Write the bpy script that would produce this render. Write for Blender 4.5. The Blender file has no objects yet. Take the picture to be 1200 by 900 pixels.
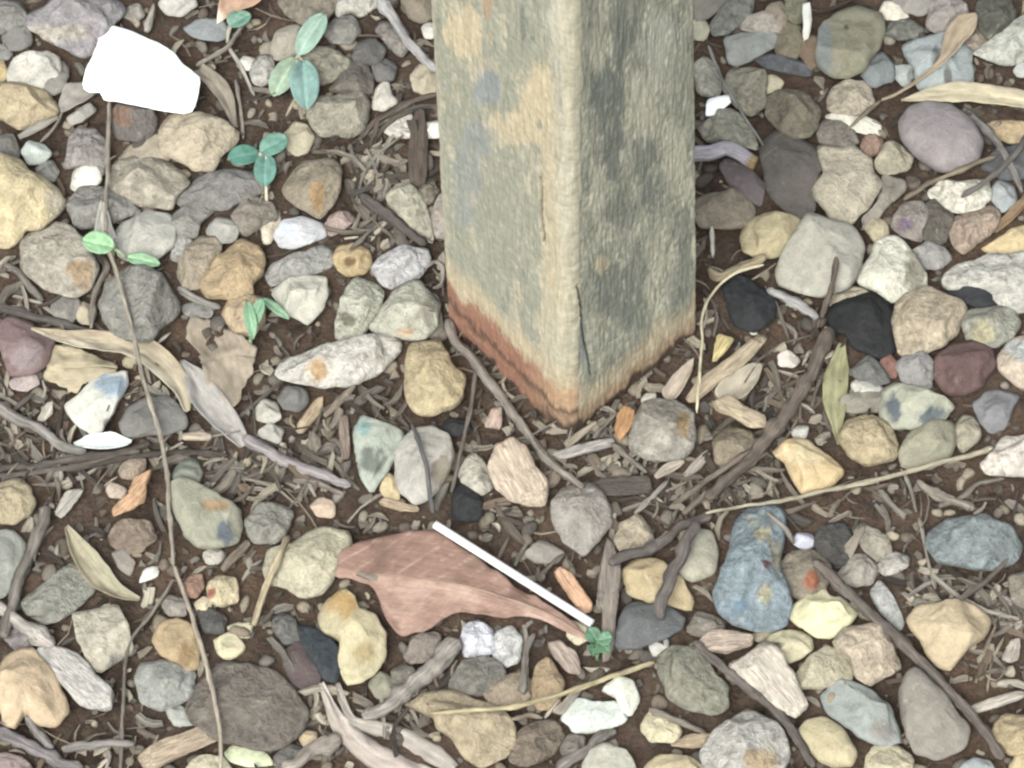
import bpy, math, random
import numpy as np
from mathutils import Vector, noise
from mathutils.bvhtree import BVHTree

R = math.radians
sc = bpy.context.scene
col = sc.collection

# ------------------------------------------------------------------ camera
PITCH = R(62.0)
FOC = 5900.0                       # focal length in pixels of a 1200 px wide frame
DIST = 2.6
cam_d = bpy.data.cameras.new("camera")
cam = bpy.data.objects.new("camera", cam_d)
col.objects.link(cam)
cam.location = (0, -DIST * math.cos(PITCH), DIST * math.sin(PITCH))
cam.rotation_euler = (math.pi / 2 - PITCH, 0, 0)
cam_d.sensor_fit = 'HORIZONTAL'
cam_d.angle = 2 * math.atan(600 / FOC)
cam_d.clip_start = 0.05
cam_d.clip_end = 2000
sc.camera = cam
sc.cycles.filter_width = 2.4       # a soft phone picture

# ------------------------------------------------------------------ light
SUN_EL, SUN_AZ = 56.0, -157.0       # degrees; azimuth measured from +Y towards +X
sc.view_settings.view_transform = 'Standard'
sc.view_settings.look = 'None'
sc.view_settings.gamma = 1
sc.view_settings.exposure = 1.38
world = bpy.data.worlds.new("World")
sc.world = world
world.use_nodes = True
wn = world.node_tree
bg = wn.nodes["Background"]
sky = wn.nodes.new("ShaderNodeTexSky")
sky.sky_type = 'NISHITA'
sky.sun_disc = False
sky.sun_elevation = R(SUN_EL)
sky.sun_rotation = R(SUN_AZ)
sky.air_density = 1.0
sky.dust_density = 6.0
sky.ozone_density = 0.6
hs = wn.nodes.new("ShaderNodeHueSaturation")     # an overcast sky: nearly white
hs.inputs["Saturation"].default_value = 0.30
wn.links.new(sky.outputs[0], hs.inputs["Color"])
wn.links.new(hs.outputs[0], bg.inputs[0])
bg.inputs[1].default_value = 0.112
sun_d = bpy.data.lights.new("sun", 'SUN')
sun_d.energy = 1.35
sun_d.angle = R(40)
sun_d.color = (1.0, 0.985, 0.90)
sun = bpy.data.objects.new("sun", sun_d)
col.objects.link(sun)
e, a = R(SUN_EL), R(SUN_AZ)
sv = Vector((math.sin(a) * math.cos(e), math.cos(a) * math.cos(e), math.sin(e)))
sun.rotation_euler = sv.to_track_quat('Z', 'Y').to_euler()

# ------------------------------------------------------------------ view geometry
CP = np.array(cam.location)
FW = np.array([0, math.cos(PITCH), -math.sin(PITCH)])
UP = np.array([0, math.sin(PITCH), math.cos(PITCH)])
RT = np.array([1.0, 0, 0])
PX = DIST / FOC                    # metres per pixel at the middle of the ground


def ray(x, y):
    d = FW * FOC + RT * (x - 600) + UP * (450 - y)
    return d / np.linalg.norm(d)


def at(x, y, z=0.0):
    """The point at height z that the photograph shows at pixel x, y."""
    d = ray(x, y)
    return CP + d * ((z - CP[2]) / d[2])


def pix(p):
    q = np.asarray(p) - CP
    w = q @ FW
    return 600 + FOC * (q @ RT) / w, 450 - FOC * (q @ UP) / w


ALB = 0.60
SAT = 0.78


def lin(h, k=ALB, sat=None):
    h = h.lstrip('#')
    c = [int(h[i:i + 2], 16) / 255 for i in (0, 2, 4)]
    g = sum(c) / 3
    c = [g + (v - g) * (sat or SAT) for v in c]
    c = [c[0] * .99, c[1] * 1.008, c[2] * .995]
    return np.array([(v / 12.92 if v <= .04045 else ((v + .055) / 1.055) ** 2.4) * k for v in c])


def tile(t, s):
    """'20', 'x,y x,y' -> pixel coordinates; t = column, row of a 300 px tile drawn at three times its size."""
    ox, oy = int(t[0]) * 300, int(t[1]) * 300
    return [(ox + float(a) / 3, oy + float(b) / 3) for a, b in (w.split(',') for w in s.split())]


# ------------------------------------------------------------------ materials
def new_mat(name):
    m = bpy.data.materials.new(name)
    m.use_nodes = True
    nt = m.node_tree
    b = nt.nodes["Principled BSDF"]
    return m, nt, b


def N(nt, typ, **kw):
    n = nt.nodes.new(typ)
    for k, v in kw.items():
        setattr(n, k, v)
    return n


def noise_node(nt, vec, scale, detail=4, rough=.6, dist=0.0):
    n = N(nt, "ShaderNodeTexNoise")
    n.inputs["Scale"].default_value = scale
    n.inputs["Detail"].default_value = detail
    n.inputs["Roughness"].default_value = rough
    n.inputs["Distortion"].default_value = dist
    nt.links.new(vec, n.inputs["Vector"])
    return n.outputs["Fac"]


def remap(nt, v, a, b, c, d, smooth=False):
    n = N(nt, "ShaderNodeMapRange")
    if smooth:
        n.interpolation_type = 'SMOOTHSTEP'
    for i, x in enumerate((a, b, c, d)):
        n.inputs[i + 1].default_value = x
    nt.links.new(v, n.inputs[0])
    return n.outputs[0]


def math_node(nt, op, a, b):
    n = N(nt, "ShaderNodeMath", operation=op)
    for i, x in enumerate((a, b)):
        if isinstance(x, (int, float)):
            n.inputs[i].default_value = x
        else:
            nt.links.new(x, n.inputs[i])
    return n.outputs[0]


def scale_col(nt, c, f):
    n = N(nt, "ShaderNodeVectorMath", operation='SCALE')
    nt.links.new(c, n.inputs[0])
    nt.links.new(f, n.inputs["Scale"])
    return n.outputs[0]


def mix_col(nt, f, a, b):
    n = N(nt, "ShaderNodeMix", data_type='RGBA')
    for k, x in ((0, f), (6, a), (7, b)):
        if isinstance(x, (int, float)):
            n.inputs[k].default_value = x
        elif isinstance(x, (tuple, list, np.ndarray)):
            n.inputs[k].default_value = (*[float(q) for q in x[:3]], 1)
        else:
            nt.links.new(x, n.inputs[k])
    return n.outputs[2]


def attr(nt, name):
    n = N(nt, "ShaderNodeAttribute", attribute_name=name)
    return n


def obj_coords(nt):
    tc = N(nt, "ShaderNodeTexCoord")
    oi = N(nt, "ShaderNodeObjectInfo")
    off = N(nt, "ShaderNodeVectorMath", operation='ADD')
    nt.links.new(tc.outputs["Object"], off.inputs[0])
    nt.links.new(oi.outputs["Random"], off.inputs[1])
    return off.outputs[0], oi.outputs["Random"]


def add_bump(nt, b, h, strength, dist):
    n = N(nt, "ShaderNodeBump")
    n.inputs["Strength"].default_value = strength
    n.inputs["Distance"].default_value = dist
    nt.links.new(h, n.inputs["Height"])
    nt.links.new(n.outputs[0], b.inputs["Normal"])


def stone_material(name, coarse, mottle, bump, rough, stain=.45):
    m, nt, b = new_mat(name)
    v, rnd = obj_coords(nt)
    c = attr(nt, "Col").outputs["Color"]
    n1 = noise_node(nt, v, 170, 8, .62, .6)
    n2 = noise_node(nt, v, coarse, 3, .7)
    n3 = noise_node(nt, v, 90, 5, .6, 1.2)
    f = math_node(nt, 'MULTIPLY', remap(nt, n1, .3, .7, 1 - mottle, 1 + mottle * .85), remap(nt, n2, .3, .7, 1 - mottle * .55, 1 + mottle * .5))
    c1 = scale_col(nt, c, f)
    # brown soil dust caught on the rough faces, and a paler worn tint
    dust = remap(nt, n3, .56, .72, 0, stain, True)
    c2 = mix_col(nt, dust, c1, lin('#7d6f61'))
    pale = remap(nt, noise_node(nt, v, 130, 6, .65, .8), .60, .72, 0, .30, True)
    c3 = mix_col(nt, pale, c2, lin('#d6cdbb'))
    specks = remap(nt, noise_node(nt, v, coarse * 1.3, 2, .5), .66, .72, 0, .45, True)
    c4 = mix_col(nt, specks, c3, lin('#5d5850'))
    nt.links.new(c4, b.inputs["Base Color"])
    b.inputs["Roughness"].default_value = rough
    b.inputs["Specular IOR Level"].default_value = .25
    h = math_node(nt, 'ADD', n1, math_node(nt, 'MULTIPLY', n2, .35))
    add_bump(nt, b, h, bump, .004)
    return m


M_STONES = [stone_material("sandstone_grain", 560, .28, .85, .9),
            stone_material("worn_pebble", 800, .18, .45, .8, .25),
            stone_material("coarse_rock", 400, .38, 1.0, .92, .6)]


def wood_material(name, amt=.3, bump=.6, rough=.85):
    m, nt, b = new_mat(name)
    oi = N(nt, "ShaderNodeObjectInfo")
    g = attr(nt, "grain").outputs["Vector"]
    mp = N(nt, "ShaderNodeVectorMath", operation='MULTIPLY')
    mp.inputs[1].default_value = (60, 900, 900)
    nt.links.new(g, mp.inputs[0])
    of = N(nt, "ShaderNodeVectorMath", operation='ADD')
    nt.links.new(mp.outputs[0], of.inputs[0])
    sc_ = math_node(nt, 'MULTIPLY', oi.outputs["Random"], 40.0)
    nt.links.new(sc_, of.inputs[1])
    n1 = noise_node(nt, of.outputs[0], 1.0, 5, .6, .4)
    mp2 = N(nt, "ShaderNodeVectorMath", operation='MULTIPLY')
    mp2.inputs[1].default_value = (120, 250, 250)
    nt.links.new(g, mp2.inputs[0])
    n2 = noise_node(nt, mp2.outputs[0], 1.0, 5, .65)
    c = attr(nt, "Col").outputs["Color"]
    f = math_node(nt, 'MULTIPLY', remap(nt, n1, .3, .7, 1 - amt, 1 + amt), remap(nt, n2, .3, .7, .78, 1.2))
    c1 = scale_col(nt, c, f)
    dirt = remap(nt, n2, .58, .74, 0, .55, True)
    c2 = mix_col(nt, dirt, c1, lin('#6b584a'))
    nt.links.new(c2, b.inputs["Base Color"])
    b.inputs["Roughness"].default_value = rough
    b.inputs["Specular IOR Level"].default_value = .2
    add_bump(nt, b, math_node(nt, 'ADD', n1, n2), bump, .0015)
    return m


M_WOOD = wood_material("weathered_wood", .42, .9)
M_LEAF = wood_material("dry_leaf", .14, .25, .7)


def simple(name, rough, amt, scale, bump=.2, spec=.3, trans=0):
    m, nt, b = new_mat(name)
    v, _ = obj_coords(nt)
    c = attr(nt, "Col").outputs["Color"]
    n1 = noise_node(nt, v, scale, 6, .6, .3)
    nt.links.new(scale_col(nt, c, remap(nt, n1, .3, .7, 1 - amt, 1 + amt)), b.inputs["Base Color"])
    b.inputs["Roughness"].default_value = rough
    b.inputs["Specular IOR Level"].default_value = spec
    if trans:
        b.inputs["Subsurface Weight"].default_value = trans
        b.inputs["Subsurface Radius"].default_value = (.0006, .001, .0004)
    add_bump(nt, b, n1, bump, .001)
    return m


M_CHAR = simple("charcoal", .75, .45, 260, 1.0, .3)
M_PAPER = simple("paper", .8, .02, 200, .15, .2)
M_PLASTIC = simple("plastic", .35, .03, 300, .05, .5)
M_GREEN = simple("living_leaf", .5, .16, 420, .25, .4, .15)
M_CRUMB = simple("crumbs", .9, .25, 900, .4, .15)

# ------------------------------------------------------------------ mesh helpers
TAKEN = set()                      # 2 mm cells of ground that a stone or a leaf covers


def take(W, zmin=.0015):
    for x, y, z in W:
        if z > zmin:
            TAKEN.add((int(math.floor(x / .002)), int(math.floor(y / .002))))


ALLV, ALLF = [], []                # what lies there already; sticks and leaves are laid on it


def link_mesh(name, V, F, C=None, G=None, mats=(), parent=None, loc=(0, 0, 0), rz=0.0, smooth=True, collide=False):
    me = bpy.data.meshes.new(name)
    V = np.asarray(V, dtype=np.float64)
    me.from_pydata(V.tolist(), [], F)
    if smooth:
        me.polygons.foreach_set("use_smooth", [True] * len(me.polygons))
    if C is not None:
        at_ = me.color_attributes.new("Col", 'FLOAT_COLOR', 'POINT')
        C = np.asarray(C, dtype=np.float64)
        if C.ndim == 1:
            C = np.repeat(C[None, :3], len(V), 0)
        at_.data.foreach_set("color", np.concatenate([np.clip(C[:, :3], 0, 1), np.ones((len(V), 1))], 1).ravel())
    if G is not None:
        at_ = me.attributes.new("grain", 'FLOAT_VECTOR', 'POINT')
        at_.data.foreach_set("vector", np.asarray(G, dtype=np.float64).ravel())
    for m in mats:
        me.materials.append(m)
    o = bpy.data.objects.new(name, me)
    col.objects.link(o)
    o.location = [float(x) for x in loc]
    o.rotation_euler = (0, 0, rz)
    if parent is not None:
        o.parent = parent
    if collide:
        c, s = math.cos(rz), math.sin(rz)
        W = V.copy()
        W[:, 0], W[:, 1] = V[:, 0] * c - V[:, 1] * s, V[:, 0] * s + V[:, 1] * c
        W += np.asarray(loc)
        k = sum(len(v) for v in ALLV)
        ALLV.append(W)
        take(W)
        ALLF.extend([[i + k for i in f] for f in F])
    return o


def tag(o, label, cat, group=None, kind=None):
    if label:
        o["label"] = label
    if cat:
        o["category"] = cat
    if group:
        o["group"] = group
    if kind:
        o["kind"] = kind
    return o


def fbm(p, oct=3):
    s, a = 0.0, 1.0
    p = Vector(p)
    for _ in range(oct):
        s += a * noise.noise(p)
        p = p * 2.03
        a *= .5
    return s


def spot_mask(V, spots, rng):
    """Patches of another colour, or of painted shade, on a thing: [(x, y, rx, ry, colour)] where the photograph shows them."""
    x, y = pix(V)
    out = []
    for (sx, sy, rx, ry, c) in spots:
        d = np.sqrt(((x - sx) / rx) ** 2 + ((y - sy) / ry) ** 2)
        w = np.array([fbm((vx * 220, vy * 220, vz * 220), 3) for vx, vy, vz in V]) * .45
        out.append((np.clip((1.15 - d + w) / .36, 0, 1) * .93, lin(c)))  # also paints shade onto one side of the cream white rounded rock
    return out


def parse_opts(t, s):
    o = {'spots': []}
    for w in s.split():
        if w.startswith('s:'):
            _, x, y, rx, ry, c = w.split(':')
            (px, py), = tile(t, f"{x},{y}")
            o['spots'].append((px, py, float(rx) / 3, float(ry) / 3, c))
        elif w[0] in 'hzmgk' and w[1:]:
            o[w[0]] = float(w[1:])
        else:
            o[w] = True
    return o


def radial(poly, n, soft=1):
    """Polygon (ground metres) -> centre and n radii."""
    P = np.asarray(poly)
    for _ in range(soft):            # cut the corners a little
        Q = np.roll(P, -1, 0)
        P = np.stack([P * .88 + Q * .12, P * .12 + Q * .88], 1).reshape(-1, 2)
    Q = np.roll(P, -1, 0)
    cr = P[:, 0] * Q[:, 1] - Q[:, 0] * P[:, 1]
    A = cr.sum() / 2
    c = ((P + Q) * cr[:, None]).sum(0) / (6 * A)
    th = np.linspace(0, 2 * math.pi, n, endpoint=False)
    rad = np.zeros(n)
    for i, t in enumerate(th):
        d = np.array([math.cos(t), math.sin(t)])
        e_ = Q - P
        w = P - c
        den = d[0] * e_[:, 1] - d[1] * e_[:, 0]
        den[np.abs(den) < 1e-12] = 1e-12
        s = (w[:, 0] * e_[:, 1] - w[:, 1] * e_[:, 0]) / den
        u = (w[:, 0] * d[1] - w[:, 1] * d[0]) / den
        ok = (u >= 0) & (u <= 1) & (s > 0)
        rad[i] = s[ok].max() if ok.any() else 1e-4
    cov = np.cov(P.T)
    ev, vec = np.linalg.eigh(cov)
    ax = vec[:, 1]
    pr = (P - c) @ vec
    minor, major = np.ptp(pr[:, 0]), np.ptp(pr[:, 1])
    return c, th, rad, minor, major, math.atan2(ax[1], ax[0])


def rock(name, pts, color, opt, seed, wood=False, mats=None):
    rng = random.Random(seed)
    size_px = max(max(p[0] for p in pts) - min(p[0] for p in pts), max(p[1] for p in pts) - min(p[1] for p in pts))
    small = size_px < 22
    n = 24 if small else (36 if size_px < 50 else 64)
    rings = 6 if small else (9 if size_px < 50 else 14)
    hf = opt.get('h', .2 if wood else .46)
    g0 = np.array([at(x, y, .003)[:2] for x, y in pts])
    _, _, _, minor, major, _ = radial(g0, 16)
    Ht = max(.0015, hf * minor)
    zb = opt.get('z', 0.0)
    ze = zb + Ht * .34
    g = np.array([at(x, y, ze)[:2] for x, y in pts])
    c, th, rad, minor, major, ang = radial(g, n)
    if not wood:
        rad = rad * (1 + .0011 / max(rad.mean(), .004)) + .0002
    blk_s = rng.uniform(.42, .62) if not wood else .38
    blk_z = rng.uniform(.62, .85) if not wood else .5
    if 'r' in opt:
        blk_s, blk_z = .85, .95
    V = []
    nb = max(3, rings // 3)
    tilt = (rng.uniform(-.18, .18), rng.uniform(-.18, .18))
    prof = []
    for i in range(nb):              # underside, buried
        ph = -math.pi / 2 * (1 - i / nb) * .92
        prof.append((abs(math.cos(ph)) ** .7, -abs(math.sin(ph)) ** .9 * .62))
    for i in range(rings):
        ph = math.pi / 2 * (i / rings) ** .92
        prof.append((math.cos(ph) ** blk_s, math.sin(ph) ** blk_z))
    up, dn = Ht * .66, Ht * .66
    for s, z in prof:
        for k in range(n):
            V.append((rad[k] * s * math.cos(th[k]), rad[k] * s * math.sin(th[k]), z * (up if z > 0 else dn)))
    V.append((0, 0, -dn * .62))
    V.append((0, 0, up))
    V = np.array(V)
    F = []
    nr = len(prof)
    for r_ in range(nr - 1):
        for k in range(n):
            k2 = (k + 1) % n
            F.append((r_ * n + k, r_ * n + k2, (r_ + 1) * n + k2, (r_ + 1) * n + k))
    for k in range(n):
        F.append((nr * n, (k + 1) % n, k))
        F.append(((nr - 1) * n + k, (nr - 1) * n + (k + 1) % n, nr * n + 1))
    # broken faces
    nf = 0 if 'r' in opt else (rng.randint(11, 15) if 'a' in opt else rng.randint(6, 10))
    if 'c' in opt:
        nf = 20
    if wood:
        nf = 3
    sc_ = np.array([rad.mean(), rad.mean(), up])
    U = V / sc_
    for _ in range(nf):
        az = rng.uniform(0, 2 * math.pi)
        nz = rng.uniform(.15, .92)
        nx = math.sqrt(1 - nz * nz)
        nv = np.array([nx * math.cos(az), nx * math.sin(az), nz])
        pr = U @ nv
        d = pr.max() * (rng.uniform(.54, .84) if not wood else rng.uniform(.75, .9))
        over = np.clip(pr - d, 0, None)
        keep = np.clip(V[:, 2] / up * 2.2, .12, 1)          # leave the outline nearly whole
        U = U - (over * .92 * keep)[:, None] * nv[None, :]
    V = U * sc_
    V[:, 2] += (V[:, 0] * tilt[0] + V[:, 1] * tilt[1]) * np.clip(V[:, 2] / up, 0, 1)
    # roughness of the surface
    off = Vector((rng.uniform(0, 50), rng.uniform(0, 50), rng.uniform(0, 50)))
    amp = minor * (.012 if 'r' in opt else .050) * (1.3 if wood else 1)
    f1 = 2.6 / max(minor, .006)
    Nn = V / np.maximum(np.linalg.norm(V, axis=1)[:, None], 1e-9)
    dsp = np.array([fbm((x * f1 + off.x, y * f1 + off.y, z * f1 + off.z), 4) for x, y, z in V])
    V = V + Nn * (dsp * amp)[:, None]
    # colour
    base = lin(color, ALB * (1.0 if wood or 'c' in opt else 1.14), .78 if wood else .63)
    tone = np.array([fbm((x * 130 + off.y, y * 130 + off.z, z * 130 + off.x), 3) for x, y, z in V])
    C = base[None, :] * (1 + tone[:, None] * .14)
    W = V + np.array([c[0], c[1], ze])
    for mk, cc in spot_mask(W, opt['spots'], rng):
        C = C * (1 - mk[:, None]) + cc[None, :] * mk[:, None]
    cr, sr = math.cos(-ang), math.sin(-ang)
    L = V.copy()
    L[:, 0], L[:, 1] = V[:, 0] * cr - V[:, 1] * sr, V[:, 0] * sr + V[:, 1] * cr
    mats = mats or ([M_WOOD] if wood else [M_STONES[int(opt['m'])] if 'm' in opt else M_STONES[seed % 3]])
    return link_mesh(name, L, F, C, L + off.x * .01, mats, loc=(c[0], c[1], ze), rz=ang, collide=True)


BVH = None


def make_bvh():
    global BVH
    BVH = BVHTree.FromPolygons(np.concatenate(ALLV).tolist(), ALLF)


def lie(x, y):
    """Height of what the photograph shows at pixel x, y."""
    d = ray(x, y)
    h = BVH.ray_cast(Vector(CP), Vector(d), 10)
    return max(h[0].z, 0.0) if h[0] is not None else 0.0


def spline(P, step):
    P = np.asarray(P, dtype=float)
    out = []
    n = len(P)
    for i in range(n - 1):
        p0, p1, p2, p3 = P[max(i - 1, 0)], P[i], P[i + 1], P[min(i + 2, n - 1)]
        L = np.linalg.norm((p2 - p1)[:2])
        k = max(2, int(L / step))
        for j in range(k):
            t = j / k
            out.append(.5 * ((2 * p1) + (p2 - p0) * t + (2 * p0 - 5 * p1 + 4 * p2 - p3) * t * t + (3 * p1 - p0 - 3 * p2 + p3) * t ** 3))
    out.append(P[-1])
    return np.array(out)


def drape(Q, r, lift, zfix=None):
    """Pixel path -> world path that lies on the stones, stiff enough to bridge the gaps."""
    if zfix is not None:
        return np.array([at(x, y, zfix) for x, y in Q])
    zs = np.array([lie(x, y) for x, y in Q]) + r * .75 + lift
    k = len(zs)
    w = max(2, k // 5)
    pad = np.pad(zs, w, mode='edge')
    mx = np.array([np.quantile(pad[i:i + 2 * w + 1], .8) for i in range(k)])
    pad = np.pad(mx, w, mode='edge')
    sm = np.array([pad[i:i + 2 * w + 1].mean() for i in range(k)])
    return np.array([at(x, y, z) for (x, y), z in zip(Q, sm)])


def tube_mesh(P, rad, sides=9, rng=None, flat=1.0, rough=.12):
    P = np.asarray(P)
    T = np.gradient(P, axis=0)
    T /= np.linalg.norm(T, axis=1)[:, None] + 1e-12
    V, G = [], []
    S = np.concatenate([[0], np.cumsum(np.linalg.norm(np.diff(P, axis=0), axis=1))])
    o = rng.uniform(0, 90)
    for i, (p, t) in enumerate(zip(P, T)):
        sd = np.cross(t, [0, 0, 1.0])
        sd /= np.linalg.norm(sd) + 1e-9
        u = np.cross(sd, t)
        for k in range(sides):
            a_ = 2 * math.pi * k / sides
            q = 1 + rough * (fbm((S[i] * 160 + o, math.cos(a_) * 1.3, math.sin(a_) * 1.3 + o), 3)) + rough * .5 * fbm((S[i] * 25, k * 7.1 + o, 3.3), 1)
            V.append(p + (sd * math.cos(a_) + u * math.sin(a_) * flat) * rad[i] * q)
            G.append((S[i], math.cos(a_) * rad[i], math.sin(a_) * rad[i]))
    F = []
    for i in range(len(P) - 1):
        for k in range(sides):
            k2 = (k + 1) % sides
            F.append((i * sides + k, i * sides + k2, (i + 1) * sides + k2, (i + 1) * sides + k))
    F.append(tuple(reversed(range(sides))))
    F.append(tuple((len(P) - 1) * sides + k for k in range(sides)))
    return np.array(V), F, np.array(G)


def stick(name, path, r0, r1, color, seed, parent=None, lift=0.0, z=None, mats=None, flat=1.0, rough=.46, wob=1.4, sides=11, end=None, collide=False):
    """path in pixels, radii in pixels."""
    rng = random.Random(seed)
    Q = spline(path, 4.0 if len(path) > 1 else 1)
    o = rng.uniform(0, 90)
    rp = r0 + (r1 - r0) * np.linspace(0, 1, len(Q))
    amp = .45 * (r0 + r1) / 2 * wob
    Q = np.array([(x + amp * fbm((i * .13, o, 0), 2), y + amp * fbm((i * .13, o, 9), 2)) for i, (x, y) in enumerate(Q)])
    rad = rp * PX * .88
    if rough > .2:                   # swellings where buds and side shoots sat, thin broken ends
        for _ in range(max(1, len(Q) // 22)):
            m_ = rng.uniform(.1, .9) * len(Q)
            rad = rad * (1 + rng.uniform(.15, .45) * np.exp(-((np.arange(len(Q)) - m_) / 1.6) ** 2))
        tt = np.minimum(np.arange(len(Q)), np.arange(len(Q))[::-1])
        rad = rad * np.clip(.5 + tt / 4, .5, 1)
    P = drape(Q, rad.mean(), lift, z)
    c = P.mean(0)
    V, F, G = tube_mesh(P - c, rad, sides, rng, flat, rough)
    base = lin(color)
    tone = np.array([fbm((g[0] * 90 + o, g[1] * 300, g[2] * 300), 3) for g in G])
    C = base[None, :] * (1 + tone[:, None] * .22)
    if end:
        C[-2 * sides:] = lin(end)
    lc = c if parent is None else c - np.array(parent.location)
    return link_mesh(name, V, F, C, G + o * .01, mats or [M_WOOD], loc=lc, parent=parent, collide=collide)


def shell(T, nu, nv, thick):
    """Grid of nu x nv points -> closed thin sheet."""
    T = np.asarray(T)
    gr = T.reshape(nu, nv, 3)
    du = np.gradient(gr, axis=0)
    dv = np.gradient(gr, axis=1)
    nn = np.cross(du, dv)
    nn /= np.linalg.norm(nn, axis=2)[..., None] + 1e-12
    if nn[..., 2].mean() < 0:
        nn = -nn
    B = (gr - nn * thick).reshape(-1, 3)
    V = np.concatenate([T, B])
    k = nu * nv
    F = []
    for i in range(nu - 1):
        for j in range(nv - 1):
            a_, b_, c_, d_ = i * nv + j, (i + 1) * nv + j, (i + 1) * nv + j + 1, i * nv + j + 1
            F.append((a_, b_, c_, d_))
            F.append((a_ + k, d_ + k, c_ + k, b_ + k))
    rim = [i * nv for i in range(nu)] + [(nu - 1) * nv + j for j in range(1, nv)] + [i * nv + nv - 1 for i in range(nu - 2, -1, -1)] + [j for j in range(nv - 2, 0, -1)]
    for q in range(len(rim)):
        a_, b_ = rim[q], rim[(q + 1) % len(rim)]
        F.append((b_, a_, a_ + k, b_ + k))
    return V, F


def strip(name, path, hw, color, seed, curl=.5, lift=.001, parent=None, color2=None, vein=True, thick=.0004, twist=0.0, z=None, mats=None, wavy=1.0):
    """A long leaf or a strip of bark: centre line and half widths in pixels."""
    rng = random.Random(seed)
    P3 = spline([(x, y, h) for (x, y), h in zip(path, hw)], 4.0)
    Q, H = P3[:, :2], np.maximum(P3[:, 2], .4)
    o = rng.uniform(0, 90)
    W = drape(Q, 0.0, lift, z)
    T = np.gradient(W, axis=0)
    T /= np.linalg.norm(T, axis=1)[:, None]
    nv = 11
    rows, G, C = [], [], []
    S = np.concatenate([[0], np.cumsum(np.linalg.norm(np.diff(W, axis=0), axis=1))])
    b1, b2 = lin(color), lin(color2 or color)
    for i in range(len(W)):
        sd = np.cross(T[i], [0, 0, 1.0])
        sd /= np.linalg.norm(sd)
        u = np.cross(sd, T[i])
        hwm = H[i] * PX
        tw = twist * math.sin(S[i] * 40 + o)
        for j in range(nv):
            q = -1 + 2 * j / (nv - 1)
            rag = 1 + .10 * fbm((S[i] * 120, q * .5 + o, 0), 3)
            lat = q * hwm * rag
            hgt = curl * hwm * (q * q - .35) + tw * lat + wavy * .0022 * fbm((S[i] * 70 + o, q * 1.2, 5), 2)
            rows.append(W[i] + sd * lat + u * hgt)
            G.append((S[i], lat, hgt))
            mixf = .5 + .5 * q
            t_ = 1 + .16 * fbm((S[i] * 110 + o, q * 2.5, 2), 3)
            cc = (b1 * (1 - mixf) + b2 * mixf) * t_
            if vein and abs(q) < .01:
                cc = cc * 1.18
            C.append(cc)
    c = np.mean(rows, 0)
    V, F = shell(np.array(rows) - c, len(W), nv, thick)
    lc = c if parent is None else c - np.array(parent.location)
    take(np.array(rows))
    return link_mesh(name, V, F, np.concatenate([C, C]), np.concatenate([G, G]), mats or [M_LEAF], loc=lc, parent=parent)


def sheet(name, pts, color, seed, lift=.002, curl=.0, tilt=(0, 0), wave=.002, thick=.0004, spots=(), mats=None, ragged=.03, fold=None, parent=None, z=None):
    """A flat torn or curled piece with the outline pts (pixels)."""
    rng = random.Random(seed)
    if z is None:
        zs = [lie(x, y) for x, y in pts] + [lie(sum(p[0] for p in pts) / len(pts), sum(p[1] for p in pts) / len(pts))]
        z = float(np.quantile(zs, .75)) + lift
    g = np.array([at(x, y, z)[:2] for x, y in pts])
    n, rings = 60, 12
    c, th, rad, minor, major, ang = radial(g, n, 1)
    o = rng.uniform(0, 90)
    ca, sa = math.cos(ang), math.sin(ang)
    T, C, G = [], [], []
    base = lin(color)
    for r_ in range(rings + 1):
        s = max(r_ / rings, .002)
        for k in range(n + 1):
            k_ = k % n
            rr = rad[k_] * s * (1 + ragged * fbm((math.cos(th[k_]) * 6 + o, math.sin(th[k_]) * 6, 0), 3) * s)
            x, y = rr * math.cos(th[k_]), rr * math.sin(th[k_])
            a_, b_ = x * ca + y * sa, -x * sa + y * ca
            zz = curl * (b_ * b_) / max(minor, 1e-4) * 4 + tilt[0] * x + tilt[1] * y + wave * fbm((x * 45 + o, y * 45, 1), 3)
            if fold:
                zz += fold * abs(b_)
            T.append((x, y, zz))
            G.append((a_, b_, zz))
            C.append(base * (1 + .12 * fbm((x * 90 + o, y * 90, 4), 3)))
    T = np.array(T)
    V, F = shell(T, rings + 1, n + 1, thick)
    C = np.concatenate([C, C])
    loc = np.array([c[0], c[1], z])
    for mk, cc in spot_mask(V + loc, list(spots), rng):
        C = C * (1 - mk[:, None]) + cc[None, :] * mk[:, None]
    take(V + loc)
    lc = loc if parent is None else loc - np.array(parent.location)
    return link_mesh(name, V, F, C, np.concatenate([G, G]), mats or [M_LEAF], loc=lc, parent=parent)

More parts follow.
